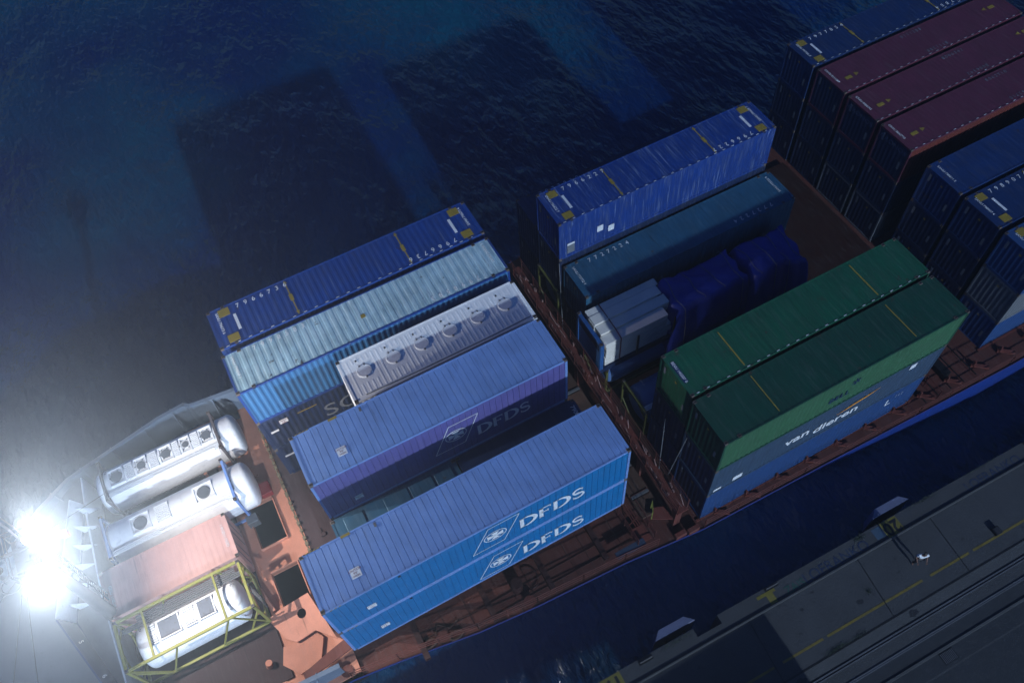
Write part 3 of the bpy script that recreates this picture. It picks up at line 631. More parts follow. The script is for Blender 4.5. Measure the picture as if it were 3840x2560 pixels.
for (a, b_, w_) in (((-3.9, 8.2, ZD + .6), (-3.2, 4.9, ZD + .6), .16), ((-4.3, 9.5, ZD + .5), (-3.9, 5.2, ZD + .5), .2), ((-3.3, 7.6, ZD + .6), (-3.0, 6.4, ZD + 1.0), .08), ((-2.3, 12.6, ZD + .5), (-1.6, 12.4, ZD + .5), .12), ((-4.2, 14.5, ZD + .4), (-3.7, 11.8, ZD + .4), .16)):
    MB().beam(a, b_, w_).build('deck_beam', ORNG, SH)
boxo('fire_box', paint('fire_box_red', (.55, .04, .04), .15), SH, -1.75, -1.15, 10.85, 11.6, ZD + .5, ZD + .95, bevel=.03)
boxo('locker', STEEL, SH, -2.9, -2.3, 9.7, 10.2, ZD + .3, ZD + .9, bevel=.02)
# forward hatch under the tanks
boxo('hatch_cover', MAUVE, SH, -9.9, -3.45, 1.6, 16.0, ZD, -9.98)
# hatch cover of the middle bay and its dark fore ledge with piping
boxo('hatch_cover', MAUVE, SH, -.42, 14.2, 1.45, 16.5, ZD, -9.18)
BRS = paint('dirty_brass', (.34, .27, .16), .5, rust=.5, streak=False)
MB().tube([(-.5, 1.6, -9.1), (-.48, 16.4, -9.1)], .04, 6).build('pipe', BRS, SH)
for k in range(34):
    y = 1.8 + k * .43 + random.uniform(-.1, .1); boxo('twistlock', BRS, SH, -.56, -.40, y, y + random.uniform(.08, .22), -9.22, -9.0)
for (x, y) in ((.6, 9.6), (.9, 8.2), (.3, 7.0), (1.0, 5.4), (.4, 3.9)):
    MB().box(x, x + .28, y, y + .2, -9.18, -9.06).box(x + .06, x + .14, y + .26, y + .5, -9.18, -9.1).build('container_foot', MAUVE, SH, bevel=.02)
for x in (.1, 6.5, 12.9): boxo('container_stool', REDP, SH, x, x + .6, 1.7, 2.3, -9.18, -5.62)
# starboard deck under the ferry boxes: beams, pads, pipe
for x in (2.4, 6.1, 9.3, 12.4): boxo('deck_beam', paint('dark_red_paint', (.07, .022, .02), .4), SH, x, x + .28, -.75, 1.5, ZD + .01, ZD + .32)
mb = MB()
for x in (3.9, 5.2, 7.6, 8.5, 10.9, 11.8, 13.6): mb.box(x, x + .03, -1.0 if x > 6 else -.4, 1.5, ZD + .01, ZD + .06)
for y in (.2, -.45): mb.box(5.2 if y < 0 else 2.6, 14.2, y, y + .03, ZD + .01, ZD + .05)
mb.build('weld_seam', paint('dark_red_paint', (.07, .022, .02), .4), SH)
MB().tube([(7.9, .2, ZD), (7.9, .2, ZD + .9)], .3, 18).build('ventilator', paint('dark_red_paint', (.07, .022, .02), .4), SH)
for (x, y) in ((2.9, -.1), (4.2, -.35)):
    MB().tube([(x + .35 * math.cos(R(a)) * (1 + .1 * math.sin(a)), y + .18 * math.sin(R(a)), ZD + .08) for a in range(0, 361, 20)], .05, 6).build('rope_coil', BROWN, SH)
MB().tube([(3.3, .1, ZD + .07), (3.6, .55, ZD + .07), (4.1, .1, ZD + .07), (4.6, .3, ZD + .07)], .03, 5).build('hose', BROWN, SH)
MB().tube([(8.6 + .5 * math.sin(R(a)), .35 - .55 * math.cos(R(a)), ZD + .1) for a in range(0, 200, 15)], .03, 5).build('hose', paint('dark_red_paint', (.07, .022, .02), .4), SH)
for x in (-1.1, 8.1): MB().tube([(x, -.75 if x > 0 else .6, ZD), (x, -.75 if x > 0 else .6, ZD + .35), (x, -.75 if x > 0 else .6, ZD + .36)], [.22, .22, .3], 14).build('bollard', REDP, SH)
# railings
def railing(pts, h=1.0, step=1.55, m=REDP, rails=(1.0, .68, .36), r=.022):
    o = MB(); 
    for a, b_ in zip(pts[:-1], pts[1:]):
        a = Vector(a); b_ = Vector(b_); d = b_ - a; L_ = d.length
        for q in rails: o.tube([a + Vector((0, 0, h * q)), b_ + Vector((0, 0, h * q))], r, 5, caps=False)
        k = max(1, int(L_ / step))
        for i in range(k + 1): p = a + d * (i / k); o.beam(p, p + Vector((0, 0, h)), .05, .03)
    o.build('railing', m, SH)
edge = [(-1, .3), (1.3, .02), (5.3, -.6), (8.46, -.9), (11.0, -1.05), (13.36, -1.18), (15.2, -1.35)]
railing([(x, y, ZD) for x, y in edge])
railing([(x, y, ZD) for x, y in [(17.8, -1.7), (24, -1.86), (31.5, -2.1), (38, -2.2), (50, -2.2)]], step=1.9)
# container support brackets along the quay side
for k in range(16):
    x = 18.6 + k * 1.95; sb = MB()
    sb.beam((x, -1.2, ZD + .1), (x + .75, -1.72 - .01 * k, ZD + .1), .2, .12); sb.beam((x + .1, -1.3, ZD + .05), (x + .1, -1.3, ZD + .55), .1); sb.box(x + .02, x + .3, -1.4, -1.2, ZD, ZD + .2); sb.build('support_bracket', REDP, SH)
boxo('deck_coaming', REDP, SH, 17.6, 31.8, -1.3, -1.2, ZD, ZD + .09); boxo('deck_coaming', REDP, SH, 37.2, 52, -.75, -.62, ZD, ZD + .09)
boxo('hatch_cover', paint('shade_dark_red', (.055, .018, .012), .5), SH, 17.4, 31.9, 1.3, 16.6, ZD, ZD + .05)
boxo('hatch_cover', paint('shade_dark_red', (.055, .018, .012), .5, rust=.3), SH, 29.6, 36.9, 4.0, 16.5, ZD + .05, ZD + .3)  # both hatch reds darkened to carry the shade between the stacks
# lashing bridge between the two bays
LB = empty('lashing_bridge', (16.3, 0, -8.1), parent=SH)
mb = MB().box(0, .62, -1.1, 16.4, -.12, 0)
for y in (-.9, 2.3, 5.5, 8.7, 11.9, 15.3): mb.box(.1, .5, y, y + .35, ZD + 8.1, -.12)
mb.build('walkway', REDP, LB)
rl = MB()
for x in (.03, .59):
    for z in (.35, .7, 1.0): rl.tube([(x, -1.1, z), (x, 16.4, z)], .02, 5, caps=False)
    for k in range(13): rl.beam((x, -1.0 + k * 1.42, 0), (x, -1.0 + k * 1.42, 1.02), .045)
rl.build('handrail', REDP, LB)
for k in range(70):
    gr = MB()
    y = random.uniform(-.9, 16.2); x = random.choice((.1, .42)) + random.uniform(-.05, .1)
    if random.random() < .5: gr.beam((x, y, random.uniform(.02, .1)), (x + random.uniform(-.1, .1), y + random.uniform(.15, .6), random.uniform(.05, .5)), .035)
    else: gr.box(x, x + .08, y, y + random.uniform(.06, .2), .0, random.uniform(.08, .3))
    gr.build('lashing_gear', paint('rosy_steel', (.42, .24, .22), .4, rust=.3, streak=False), LB)
text_mesh('40', .5, paint('dark_red_paint', (.07, .022, .02)), LB, (.48, 1.4, .003), (0, -1, 0), (1, 0, 0))
# rods from the bridge to the containers
MB().tube([(.6, .8, .0), (1.42, .9, 3.5)], .028, 6).build('lashing_rod', STEEL, LB)
MB().tube([(.55, 1.4, .0), (1.45, 2.6, 2.6)], .022, 6).build('lashing_rod', STEEL, LB)
MB().tube([(.6, 11.2, .0), (1.38, 12.9, 3.6)], .022, 6).build('lashing_rod', STEEL, LB)
# cross-deck between bays: brown covers, pipes, ladder platform
for y0, y1, m in ((-.1, .95, BROWN), (1.25, 2.6, BROWN), (2.9, 5.2, REDP), (5.5, 7.9, BROWN), (8.2, 10.6, BROWN), (10.9, 12.4, REDP), (12.7, 16.0, MAUVE)):
    boxo('access_cover', m, SH, 15.05, 16.15, y0, y1, ZD + .95, ZD + 1.1, bevel=.02)
    boxo('cover_beam', STEEL, SH, 15.1, 16.1, y1 + .06, y1 + .2, ZD + .9, ZD + 1.16)
mb = MB()
for dx in (0, .12, .24): mb.tube([(14.55 + dx, -.2, ZD + .9), (14.55 + dx, 16.2, ZD + .9)], .035, 6)
for k in range(10): mb.beam((14.4, .2 + k * 1.7, ZD + .1), (14.9, .2 + k * 1.7, ZD + .85), .05)
mb.build('pipe_run', REDP, SH)
for k in range(26):
    x = 14.35 + random.random() * .5; y = 4.2 + random.random() * 1.6; boxo('twistlock', paint('cream_steel', (.4, .38, .3), .4, streak=False), SH, x, x + .09, y, y + .09, ZD + .95, ZD + 1.0 + random.random() * .15)
PL = MB().poly([(15.69, .06), (16.19, -.14), (16.25, -.94), (15.33, -.42)], -9.08, -9.0).build('platform', REDP, SH)
MB().tube([(15.6, .1, -9.0), (15.6, .1, -8.1), (15.3, -.4, -8.1), (15.3, -.4, -9.0)], .03, 6).build('railing', paint('olive_yellow', (.4, .42, .08), .2), SH)
boxo('platform', REDP, SH, 14.25, 15.05, -.95, -.1, ZD + .3, ZD + .36); boxo('pit_dark_sheet', HOLE, SH, 14.4, 15.0, .05, .68, ZD + .012, ZD + .02)  # thin black sheet on the closed deck paints an opening's shade
railing([(14.2, -1.0, ZD + .36), (14.2, .9, ZD + .36)], h=.9, step=.6); railing([(15.2, -1.0, ZD + .36), (15.2, .9, ZD + .36)], h=.9, step=.6)
MB().box(12.95, 14.6, -1.15, -.8, ZD + .5, ZD + .62).build('gangway_step', paint('dim_blue_steel', (.06, .09, .16), .3), SH)
for x, y in ((16.5, -1.5), (17.2, -1.6)): boxo('fairlead', REDP, SH, x - .35, x + .3, y - .12, y + .16, ZD, ZD + .35, bevel=.03)
# aft gap between bays: ladders
railing([(33.0, -1.9, ZD), (33.0, 2.0, ZD)], step=.8); mb = MB()
for k in range(5): mb.box(32.4 + k * .9, 32.46 + k * .9, -1.8, 3, ZD + .01, ZD + .05)
mb.box(34.2, 34.7, -1.1, .8, ZD + .01, ZD + .4); mb.build('weld_seam', BLK, SH)
# bulwark port side with ribs
BUL = paint('bulwark_paint', (.24, .32, .44), .25, rust=.04, streak=False)
bpts = [(2.0, 17.2, -8.4), (-.95, 17.0, -8.0), (-3.3, 17.25, -8.0), (-3.6, 17.5, -8.0), (-5.1, 17.35, -8.0), (-8.75, 16.55, -8.0), (-10.2, 15.9, -7.6), (-11.7, 14.6, -7.1), (-13.75, 12.7, -7.0), (-17.6, 10.3, -6.9), (-19.8, 7.8, -6.9)]
def bulwark(pts, inn):
    mb = MB(); n_ = len(pts)
    for (a, b_) in zip(pts[:-1], pts[1:]):
        a = Vector(a); b_ = Vector(b_); d = (b_ - a); d.z = 0; nrm = Vector((-d.y, d.x, 0)).normalized() * inn
        ai, bi = a + nrm * .05, b_ + nrm * .05; fa = a + nrm * .22; fb = b_ + nrm * .22
        mb.add([a, b_, bi, ai, (a.x, a.y, ZD), (b_.x, b_.y, ZD), (bi.x, bi.y, ZD), (ai.x, ai.y, ZD)], [(4, 5, 1, 0), (3, 2, 6, 7)])
        mb.add([a, b_, fb, fa, a + Vector((0, 0, -.05)), b_ + Vector((0, 0, -.05)), fb + Vector((0, 0, -.05)), fa + Vector((0, 0, -.05))], [(0, 1, 2, 3), (3, 2, 6, 7), (7, 6, 5, 4)])
        k = int(d.length / 1.4)
        for i in range(k):
            p = a + (b_ - a) * ((i + .5) / k); q = p + nrm * .30
            mb.beam(p + Vector((0, 0, -.06)), (q.x + nrm.x * .5, q.y + nrm.y * .5, ZD + .05), .05, .3); 
    return mb.build('bulwark', BUL, SH)
bulwark(bpts, 1)
bulwark([(x, 17.0 - y, z) for x, y, z in [(-1.2, 16.4, -9.0), (-3.5, 16.4, -8.6), (-5.0, 16.3, -8.3), (-8.7, 16.4, -8.0), (-12, 16.0, -7.1), (-15.4, 14.3, -7.0), (-18.4, 11.9, -6.9), (-19.8, 9.2, -6.9)]], -1)
boxo('shelter_plate', BUL, SH, -8.6, -3.6, 16.0, 16.3, -9.4, -9.3)
# forecastle deck with shaded and lit parts in its colours, V shaped breakwater
ZF = -8.1
fc = [(-10.05, 9), (-9.8, 13.6), (-9.6, 15.7), (-10.3, 15.6), (-11.8, 14.5), (-13.8, 12.6), (-17.6, 10.2), (-19.7, 7.8), (-18.3, 5.1), (-15.4, 2.8), (-12, 1.1), (-9.9, .7)]
ngon('forecastle_deck', fc, ZF, paint('shaded_deck_paint', (.22, .26, .33), .2, rough=.6, streak=False), SH, .08)  # greyer colour carries the shade on this deck
MB().poly([(-9.95, 2.2), (-10.05, 9), (-9.8, 13.6), (-9.6, 15.7), (-9.52, 15.7), (-9.72, 13.6), (-9.97, 9), (-9.87, 2.2)], ZD, ZF + .28).build('forecastle_bulkhead', BWP, SH)
MB().poly([(-9.9, 2.6), (-10.02, 9), (-9.8, 13.9), (-11.45, 8.4)], ZF + .003, ZF + .012).build('deck_plate', paint('lit_deck_paint', (.5, .52, .54), .25, streak=False), SH)  # pale sheet paints the lit deck behind the breakwater
bw = MB()
def wall(a, b_, z0, z1a, z1b, th=.08, lean=.25):
    a = Vector((*a, 0)); b_ = Vector((*b_, 0)); d = (b_ - a).normalized(); nr = Vector((-d.y, d.x, 0)) * th
    ln = Vector((-lean, 0, 0))
    vs = [(a.x, a.y, z0), (b_.x, b_.y, z0), (b_.x + ln.x, b_.y, z1b), (a.x + ln.x, a.y, z1a)]
    vs += [(v[0] + nr.x, v[1] + nr.y, v[2]) for v in vs]
    bw.add(vs, [(0, 1, 2, 3), (7, 6, 5, 4), (0, 4, 5, 1), (1, 5, 6, 2), (2, 6, 7, 3), (3, 7, 4, 0)])
wall((-11.5, 8.35), (-9.85, 14.3), ZF, ZF + 1.35, ZF + .9)
bw.build('breakwater', BWP, SH)
bw = MB(); wall((-9.75, 2.7), (-11.5, 8.3), ZF, ZF + 1.0, ZF + 1.35)
bwk = bw.build('breakwater', paint('breakwater_navy_paint', (.04, .09, .26), .3, rust=.05, streak=False), SH)
for k in range(6):
    mb = MB(); y = 8.9 + k * .95; x = -11.35 + (y - 8.35) * .277; mb.add([(x, y, ZF), (x + .75, y, ZF), (x - .1, y, ZF + 1.0)], [(0, 1, 2)])
    mb.add([(x, y + .03, ZF), (x + .75, y + .03, ZF), (x - .1, y + .03, ZF + 1.0)], [(0, 1, 2)])
    mb.build('breakwater_rib', BWP, SH)
text_mesh('5', .3, WHITE, bwk, (-11.15, 6.9, ZF + 1.12), (0, -1, .0), (1, 0, 0)); text_mesh('6', .3, WHITE, bwk, (-10.55, 4.9, ZF + 1.05), (0, -1, 0), (1, 0, 0))

# ------------------------------------------------------------------ foremast with two lit floodlights
MP = paint('mast_paint', (.15, .17, .23), .15, rust=.03, streak=False)
MT = empty('foremast', (-9.75, 7.75, ZF), parent=SH)     # slightly raked aft
MT.rotation_mode = 'QUATERNION'; MT.rotation_quaternion = Vector((0, 0, 1)).rotation_difference(Vector((1.05, -.8, 9.7)).normalized())
MTI = (Matrix.Translation((-9.75, 7.75, ZF)) @ MT.rotation_quaternion.to_matrix().to_4x4()).inverted()
mh = 9.6
MB().tube([(0, 0, 0), (0, 0, mh)], [.32, .16], 16).build('mast_pole', MP, MT, smooth=True)
ld = MB()
for dx, dy in ((.1, .62), (.1, .98)): ld.beam((dx, dy, 0.35), (dx, dy, mh + .1), .05)
for k in range(31): ld.beam((.1, .62, .5 + k * .29), (.1, .98, .5 + k * .29), .03)
for k in range(4): ld.beam((0, .2, 1.5 + k * 2), (.1, .7, 1.5 + k * 2), .05)
ld.build('ladder', MP, MT)
pf = MB().box(-.75, .55, -.75, 1.0, mh - .35, mh - .3)
for x, y in ((-.75, -.75), (.55, -.75), (.55, 1.0), (-.75, 1.0)): pf.beam((x, y, mh - .3), (x, y, mh + .65), .045)
for z in (.25, .62):
    pf.tube([(-.75, -.75, mh + z), (.55, -.75, mh + z), (.55, .3, mh + z)], .02, 5); pf.tube([(-.75, -.75, mh + z), (-.75, 1.0, mh + z), (.1, 1.0, mh + z)], .02, 5)
pf.build('crow_platform', MP, MT)
cr = MB().beam((.15, -1.5, mh), (.15, 1.2, mh), .12).beam((-1.6, .3, mh + .2), (.6, .3, mh + .2), .12).beam((-.1, -.9, mh - 1), (.15, -1.5, mh), .06).beam((-.1, .3, mh - 1), (.15, 1.2, mh), .06)
cr.beam((-1.5, -.1, mh + .1), (-1.5, .9, mh + .1), .08); cr.build('cross_arm', MP, MT)
hp = MB(); hp.tube([(-.35, .9, mh), (-.35, .95, mh + .9), (-.6, 1.35, mh + 1.35), (-1.1, 1.55, mh + 1.2), (-1.4, 1.35, mh + .6), (-1.45, .9, mh)], .045, 8)
hp.tube([(-.15, .9, mh), (-.15, .95, mh + .9), (-.45, 1.4, mh + 1.4), (-1.0, 1.65, mh + 1.25)], .03, 6)
hp.tube([(-.9 + .35 * math.cos(R(a)), -.9 + .3 * math.sin(R(a)), mh + .15) for a in range(0, 361, 24)], .025, 6)
hp.tube([(-.3 + .4 * math.cos(R(a)), .35 + .4 * math.sin(R(a)), mh - .2) for a in range(-100, 150, 24)], .025, 6); hp.build('antenna_hoop', MP, MT)
for x, y in ((-1.3, .0), (-.55, -1.25)): MB().tube([(x, y, mh - .15), (x, y, mh + .2)], [.17, .13], 14).build('signal_horn', BLK, MT)
MB().tube([(-1.55, .55, mh), (-2.2, -.4, mh - 1.2)], .012, 5).build('antenna_whip', BLK, MT)
st = MB()
for b_ in ((-5.2, -2.6, .2), (-4.0, -4.0, .2), (-6.3, 1.5, .3)): st.tube([(-.5, -.4, mh - .2), b_], .014, 5)
st.tube([(.2, .6, mh), (1.2, 6.1, .5)], .012, 5); st.build('stay_wire', BLK, MT)
# flag: three bands hanging from the arm
fl = MB(); 
for k, cl_ in enumerate((BLK, paint('flag_red', (.14, .01, .01), .1), paint('flag_gold', (.25, .14, .02), .1))):
    mb = MB(); n_ = 8
    vs = []
    for i in range(n_ + 1):
        u = i / n_
        for j in (0, 1): vs.append((.55 + u * .75, .95 - u * .35 - (k + j) * .09 + .06 * math.sin(u * 7), mh - .2 - u * .2 + .05 * math.sin(u * 9) - (k + j) * .04))
    mb.add(vs, [(2 * i, 2 * i + 1, 2 * i + 3, 2 * i + 2) for i in range(n_)]); f_ = mb.build('flag', cl_, MT); s_ = f_.modifiers.new('s', 'SOLIDIFY'); s_.thickness = .008
LAMP_E = 60.0
LM = emis('lamp_lens', (1, .97, .94), 70)
def floodlight(wx, wy, wz, aim, power, cone, blend):
    loc = MTI @ Vector((wx, wy, wz)); d = (MTI @ Vector(aim) - loc).normalized()
    h = MB().tube([loc - d * .26, loc - d * .12, loc], [.09, .17, .19], 18, caps=True).build('floodlight', MP, MT)
    s1 = MB(); k = 10
    bm = bmesh.new(); bmesh.ops.create_uvsphere(bm, u_segments=20, v_segments=12, radius=.13); me = bpy.data.meshes.new('bulb'); bm.to_mesh(me); bm.free(); me.materials.append(LM)
    for p in me.polygons: p.use_smooth = True
    o = link(bpy.data.objects.new('bulb', me), MT); o.location = loc + d * .05
    l = bpy.data.lights.new('floodlight_beam', 'SPOT'); l.energy = power; l.spot_size = R(cone); l.spot_blend = blend; l.shadow_soft_size = .08; l.color = (1.0, .95, .90)
    lo = link(bpy.data.objects.new('floodlight_beam', l), MT); lo.location = loc + d * .27; lo.rotation_euler = d.to_track_quat('-Z', 'Y').to_euler()
floodlight(-8.85, 7.5, 1.7, (6, 12.5, .6), 6900, 180, .15)
floodlight(-8.85, 5.45, 1.7, (7, 4.0, .6), 6900, 180, .15)

# ------------------------------------------------------------------ water
def water_mat():
    m = bpy.data.materials.new('harbour_water'); m.use_nodes = True; t = m.node_tree; b = t.nodes['Principled BSDF']; L = t.links
    tc = N(t, 'ShaderNodeTexCoord')
    mp = N(t, 'ShaderNodeMapping'); mp.inputs['Rotation'].default_value = (0, 0, R(25)); mp.inputs['Scale'].default_value = (1, .45, 1); L.new(tc.outputs['Object'], mp.inputs[0])
    a1 = N(t, 'ShaderNodeTexNoise'); a1.inputs['Scale'].default_value = .38; a1.inputs['Detail'].default_value = 2; a1.inputs['Distortion'].default_value = .3; L.new(mp.outputs[0], a1.inputs['Vector'])
    a2 = N(t, 'ShaderNodeTexNoise'); a2.inputs['Scale'].default_value = 1.9; a2.inputs['Detail'].default_value = 3; a2.inputs['Roughness'].default_value = .5; a2.inputs['Distortion'].default_value = .25; L.new(mp.outputs[0], a2.inputs['Vector'])
    mA = N(t, 'ShaderNodeMath', operation='MULTIPLY'); mA.inputs[1].default_value = .42; L.new(a2.outputs['Fac'], mA.inputs[0]); a = N(t, 'ShaderNodeMath', operation='ADD'); L.new(a1.outputs['Fac'], a.inputs[0]); L.new(mA.outputs[0], a.inputs[1])
    c = N(t, 'ShaderNodeTexNoise'); c.inputs['Scale'].default_value = .045; c.inputs['Detail'].default_value = 3; L.new(tc.outputs['Object'], c.inputs['Vector'])
    e = N(t, 'ShaderNodeTexNoise'); e.inputs['Scale'].default_value = .12; e.inputs['Detail'].default_value = 3; L.new(tc.outputs['Object'], e.inputs['Vector'])
    cr_ = N(t, 'ShaderNodeMixRGB'); cr_.inputs[1].default_value = (.001, .018, .085, 1); cr_.inputs[2].default_value = (.001, .080, .13, 1)
    r = N(t, 'ShaderNodeMapRange'); r.inputs[1].default_value = .42; r.inputs[2].default_value = .68; L.new(c.outputs['Fac'], r.inputs[0]); L.new(r.outputs[0], cr_.inputs[0]); L.new(cr_.outputs[0], b.inputs['Base Color'])
    b.inputs['Roughness'].default_value = .07; b.inputs['IOR'].default_value = 1.36
    bp_ = N(t, 'ShaderNodeBump'); bp_.inputs['Distance'].default_value = 1.9; r2 = N(t, 'ShaderNodeMapRange'); r2.inputs[1].default_value = .3; r2.inputs[2].default_value = .7; r2.inputs[3].default_value = .35; r2.inputs[4].default_value = 1.0
    L.new(e.outputs['Fac'], r2.inputs[0]); L.new(r2.outputs[0], bp_.inputs['Strength']); L.new(a.outputs[0], bp_.inputs['Height']); L.new(bp_.outputs[0], b.inputs['Normal'])
    return m
wt = MB().add([(-500, -500, -15), (600, -500, -15), (600, 700, -15), (-500, 700, -15)], [(0, 1, 2, 3)]).build('water', water_mat(), None); tag(wt, kind='structure')

# ------------------------------------------------------------------ quay
QA = -.021; ZQ = -12.5
QR = math.atan(QA)
def Q(o): o.location = (9, -5.2, ZQ); o.rotation_euler = (0, 0, QR); return o
CON = paint('quay_concrete', (.105, .11, .12), .45, bump=.4, rough=.85, streak=False, scale=.7, fade=(.15, .15, .155)); CON2 = paint('worn_concrete_band', (.15, .155, .16), .4, bump=.4, rough=.8, streak=False)
CON3 = paint('dark_asphalt', (.055, .062, .075), .35, bump=.3, rough=.9, streak=False)
qm = MB().box(-120, 5.9, -60, -.0, -4.5, 0).box(5.9, 7.35, -60, -.45, -4.5, 0).box(7.35, 200, -60, 0, -4.5, 0); tag(Q(qm.build('quay', CON, None)), kind='structure')
tag(Q(MB().box(-60, 150, -1.0, -.9, 0, .09).build('quay_kerb', CON2, None, bevel=.015)), kind='structure')
def strip_(name, m, a, b_, y0, y1, z=.004): return tag(Q(MB().add([(a, y0, z), (b_, y0, z), (b_, y1, z), (a, y1, z)], [(0, 1, 2, 3)]).build(name, m, None)), kind='structure')
strip_('quay_apron', CON2, -60, 150, -4.72, -4.22); strip_('rail_bed', CON3, -60, 150, -7.3, -5.7, .004); strip_('quay_yard', CON3, -60, 150, -40, -7.4)
mb = MB(); x = -4
while x < 60:
    l = random.uniform(2.2, 6.5); mb.add([(x, -3.47, .006), (x + l, -3.47, .006), (x + l, -3.35, .006), (x, -3.35, .006)], [(0, 1, 2, 3)]); x += l + random.uniform(.15, .7)
tag(Q(mb.build('road_marking', paint('worn_yellow_line', (.40, .30, .05), .7, streak=False, scale=4), None)), kind='structure')
mb = MB()
for x in (2.0, 8.6, 15.4, 20.2, 27.5, 34): mb.beam((x, -1.02, .004), (x - .3 + random.uniform(-.1, .1), -4.2, .004), .05, .008)
mb.beam((-20, -4.22, .004), (60, -4.16, .004), .09, .01)
tag(Q(mb.build('quay_joint', BLK, None)), kind='structure')
# crane rails
def rail(label, y, w_):
    e_ = empty('crane_rail', (0, 0, 0), label, 'crane rail', 'crane rails in the quay'); Q(e_)
    MB().box(-60, 150, y - w_ / 2, y + w_ / 2, .004, .012).build('groove', BLK, e_)
    MB().box(-60, 150, y - w_ / 2 - .05, y - w_ / 2 - .0, .002, .05).box(-60, 150, y - .035, y + .035, .012, .04).build('rail_head', STEEL, e_)
rail('crane rail in a wide black groove beside the pale concrete band', -4.86, .2)
rail('narrow crane rail further from the water, near the drain grating', -5.66, .1)
cu = MB().box(-60, 150, -6.55, -6.42, 0, .06); tag(Q(cu.build('drain_kerb', CON2, None, bevel=.01)), kind='structure')
g = empty('drain_grating', (0, 0, 0), 'dark drain grating set in the quay paving', 'drain grating'); Q(g)
MB().box(15.75, 16.55, -7.15, -6.6, .005, .02).build('frame', BLK, g)
mb = MB()
for k in range(9): mb.box(15.8 + k * .083, 15.83 + k * .083, -7.12, -6.63, .02, .035)
mb.build('bars', STEEL, g)
random.seed(11)
STN = paint('oil_stain', (.05, .05, .055), .3, streak=False); TYR = paint('tyre_mark', (.055, .055, .06), .5, streak=False)
for k in range(9):
    cx, cy, r_ = random.uniform(4, 30), random.uniform(-7, -1.3), random.uniform(.05, .22); pts = [(cx + r_ * random.uniform(.6, 1.2) * 1.6 * math.cos(a * .52), cy + r_ * random.uniform(.5, 1.1) * math.sin(a * .52), .0065) for a in range(12)]
    if not -4.3 < cy < -3: tag(Q(MB().add(pts, [tuple(range(12))]).build('oil_stain', STN, None)), kind='structure')
# painted numbers
def plate_num(a, b_, txt):
    mb = MB().add([(a, -.88, .004), (b_, -.88, .004), (b_, -.03, .004), (a, -.03, .004)], [(0, 1, 2, 3)])
    p = tag(Q(mb.build('berth_marking', paint('berth_yellow', (.36, .30, .05), .6, streak=False), None)), kind='structure')
    text_mesh(txt, .95, paint('faded_black', (.02, .02, .025), .3, streak=False), p, ((a + b_) / 2, -.18 - .0, .008), (-1, 0, 0), (0, -1, 0), 'berth_number', cx=True, bold=.03)
plate_num(17.6, 18.65, '20'); plate_num(.35, 1.55, '19')
GRF = paint('faded_blue_graffiti', (.03, .06, .15), .5, streak=False)
for x, tx, s_, m in ((12.3, 'LOFRANKO', .78, GRF), (23.0, 'LOFRANKO', .72, GRF), (11.1, 'ZAIS', .6, paint('green_graffiti', (.03, .16, .12), .4, streak=False))):
    t_ = text_mesh(tx, s_, m, None, (x, -.84, .005), (1, 0, 0), (0, 1, 0), 'painted_lettering'); tag(Q(t_), kind='structure')
mb = MB().box(9.6, 10.7, -.36, -.2, .003, .006).box(10.1, 10.5, -.86, -.36, .003, .006); tag(Q(mb.build('painted_mark', paint('berth_yellow', (.3, .26, .04)), None)), kind='structure')
strip_('painted_mark', paint('pale_blue_splash', (.10, .18, .28), .6, streak=False), 17.0, 17.55, -.7, -.1, .004)
# fenders on the quay wall
for lb, a, b_ in (('flat steel fender panel below berth number 20 at the quay wall', 17.6, 20.1), ('flat steel fender panel near the notch in the quay edge', 3.9, 6.3)):
    e_ = empty('fender', (0, 0, 0), lb, 'fender', 'fender panels along the quay wall'); Q(e_)
    FM = paint('fender_grey_blue', (.24, .27, .44), .3, rust=.1)
    MB().poly([(a, .36), (b_, .36), (b_ - .45, .78), (a + .45, .78)], -2.1, -.16).build('fender_panel', FM, e_, bevel=.02)
    for q in (.3, .75): boxo('bracket', BLK, e_, a + (b_ - a) * q, a + (b_ - a) * q + .12, 0, .42, -1.6, -1.4)
def bol(label, x, y):
    e_ = empty('quay_cleat', (0, 0, 0), label, 'mooring cleat', 'steel cleats on the quay edge'); Q(e_)
    MB().box(x, x + .8, y, y + .22, .004, .03).build('base_plate', BLK, e_); MB().tube([(x + .05, y + .11, .14), (x + .75, y + .11, .14)], .06, 10).box(x + .2, x + .3, y + .06, y + .16, .03, .14).box(x + .5, x + .6, y + .06, y + .16, .03, .14).build('horn', paint('dark_iron', (.05, .05, .06), .2), e_)
bol('dark mooring cleat at the quay edge above the yellow arrow mark', 10.2, -.2); bol('dark mooring cleat near the upper right lettering on the quay edge', 27.6, -.22); bol('dark mooring cleat between berth number 19 and the notch', 2.6, -.3)
# dark box on the yellow line, weeds
e_ = empty('junction_box', (0, 0, 0), 'small dark steel box standing on the yellow line', 'junction box'); Q(e_)
MB().box(22.45, 22.85, -3.4, -2.98, .004, .22).build('body', BLK, e_, bevel=.02); MB().box(22.5, 22.8, -3.35, -3.03, .22, .235).build('lid', paint('dark_iron', (.05, .05, .06)), e_)
random.seed(5); wd = MB()
for cx, cy, n_, s_ in ((14.8, -2.6, 60, .1), (11.6, -4.1, 260, .34), (13.0, -4.12, 120, .25), (16.2, -.15, 140, .2), (20.5, -.05, 160, .5), (4.8, -.15, 150, .5), (24.5, -.03, 120, .7), (30, -.03, 120, .7)):
    for k in range(n_):
        x = cx + random.gauss(0, s_); y = min(-.01, cy + random.gauss(0, .06)); a = random.uniform(0, 6.28); l = random.uniform(.04, .13)
        wd.add([(x, y, .003), (x + .02, y, .003), (x + l * math.cos(a), y + l * math.sin(a), random.uniform(.03, .1))], [(0, 1, 2)])
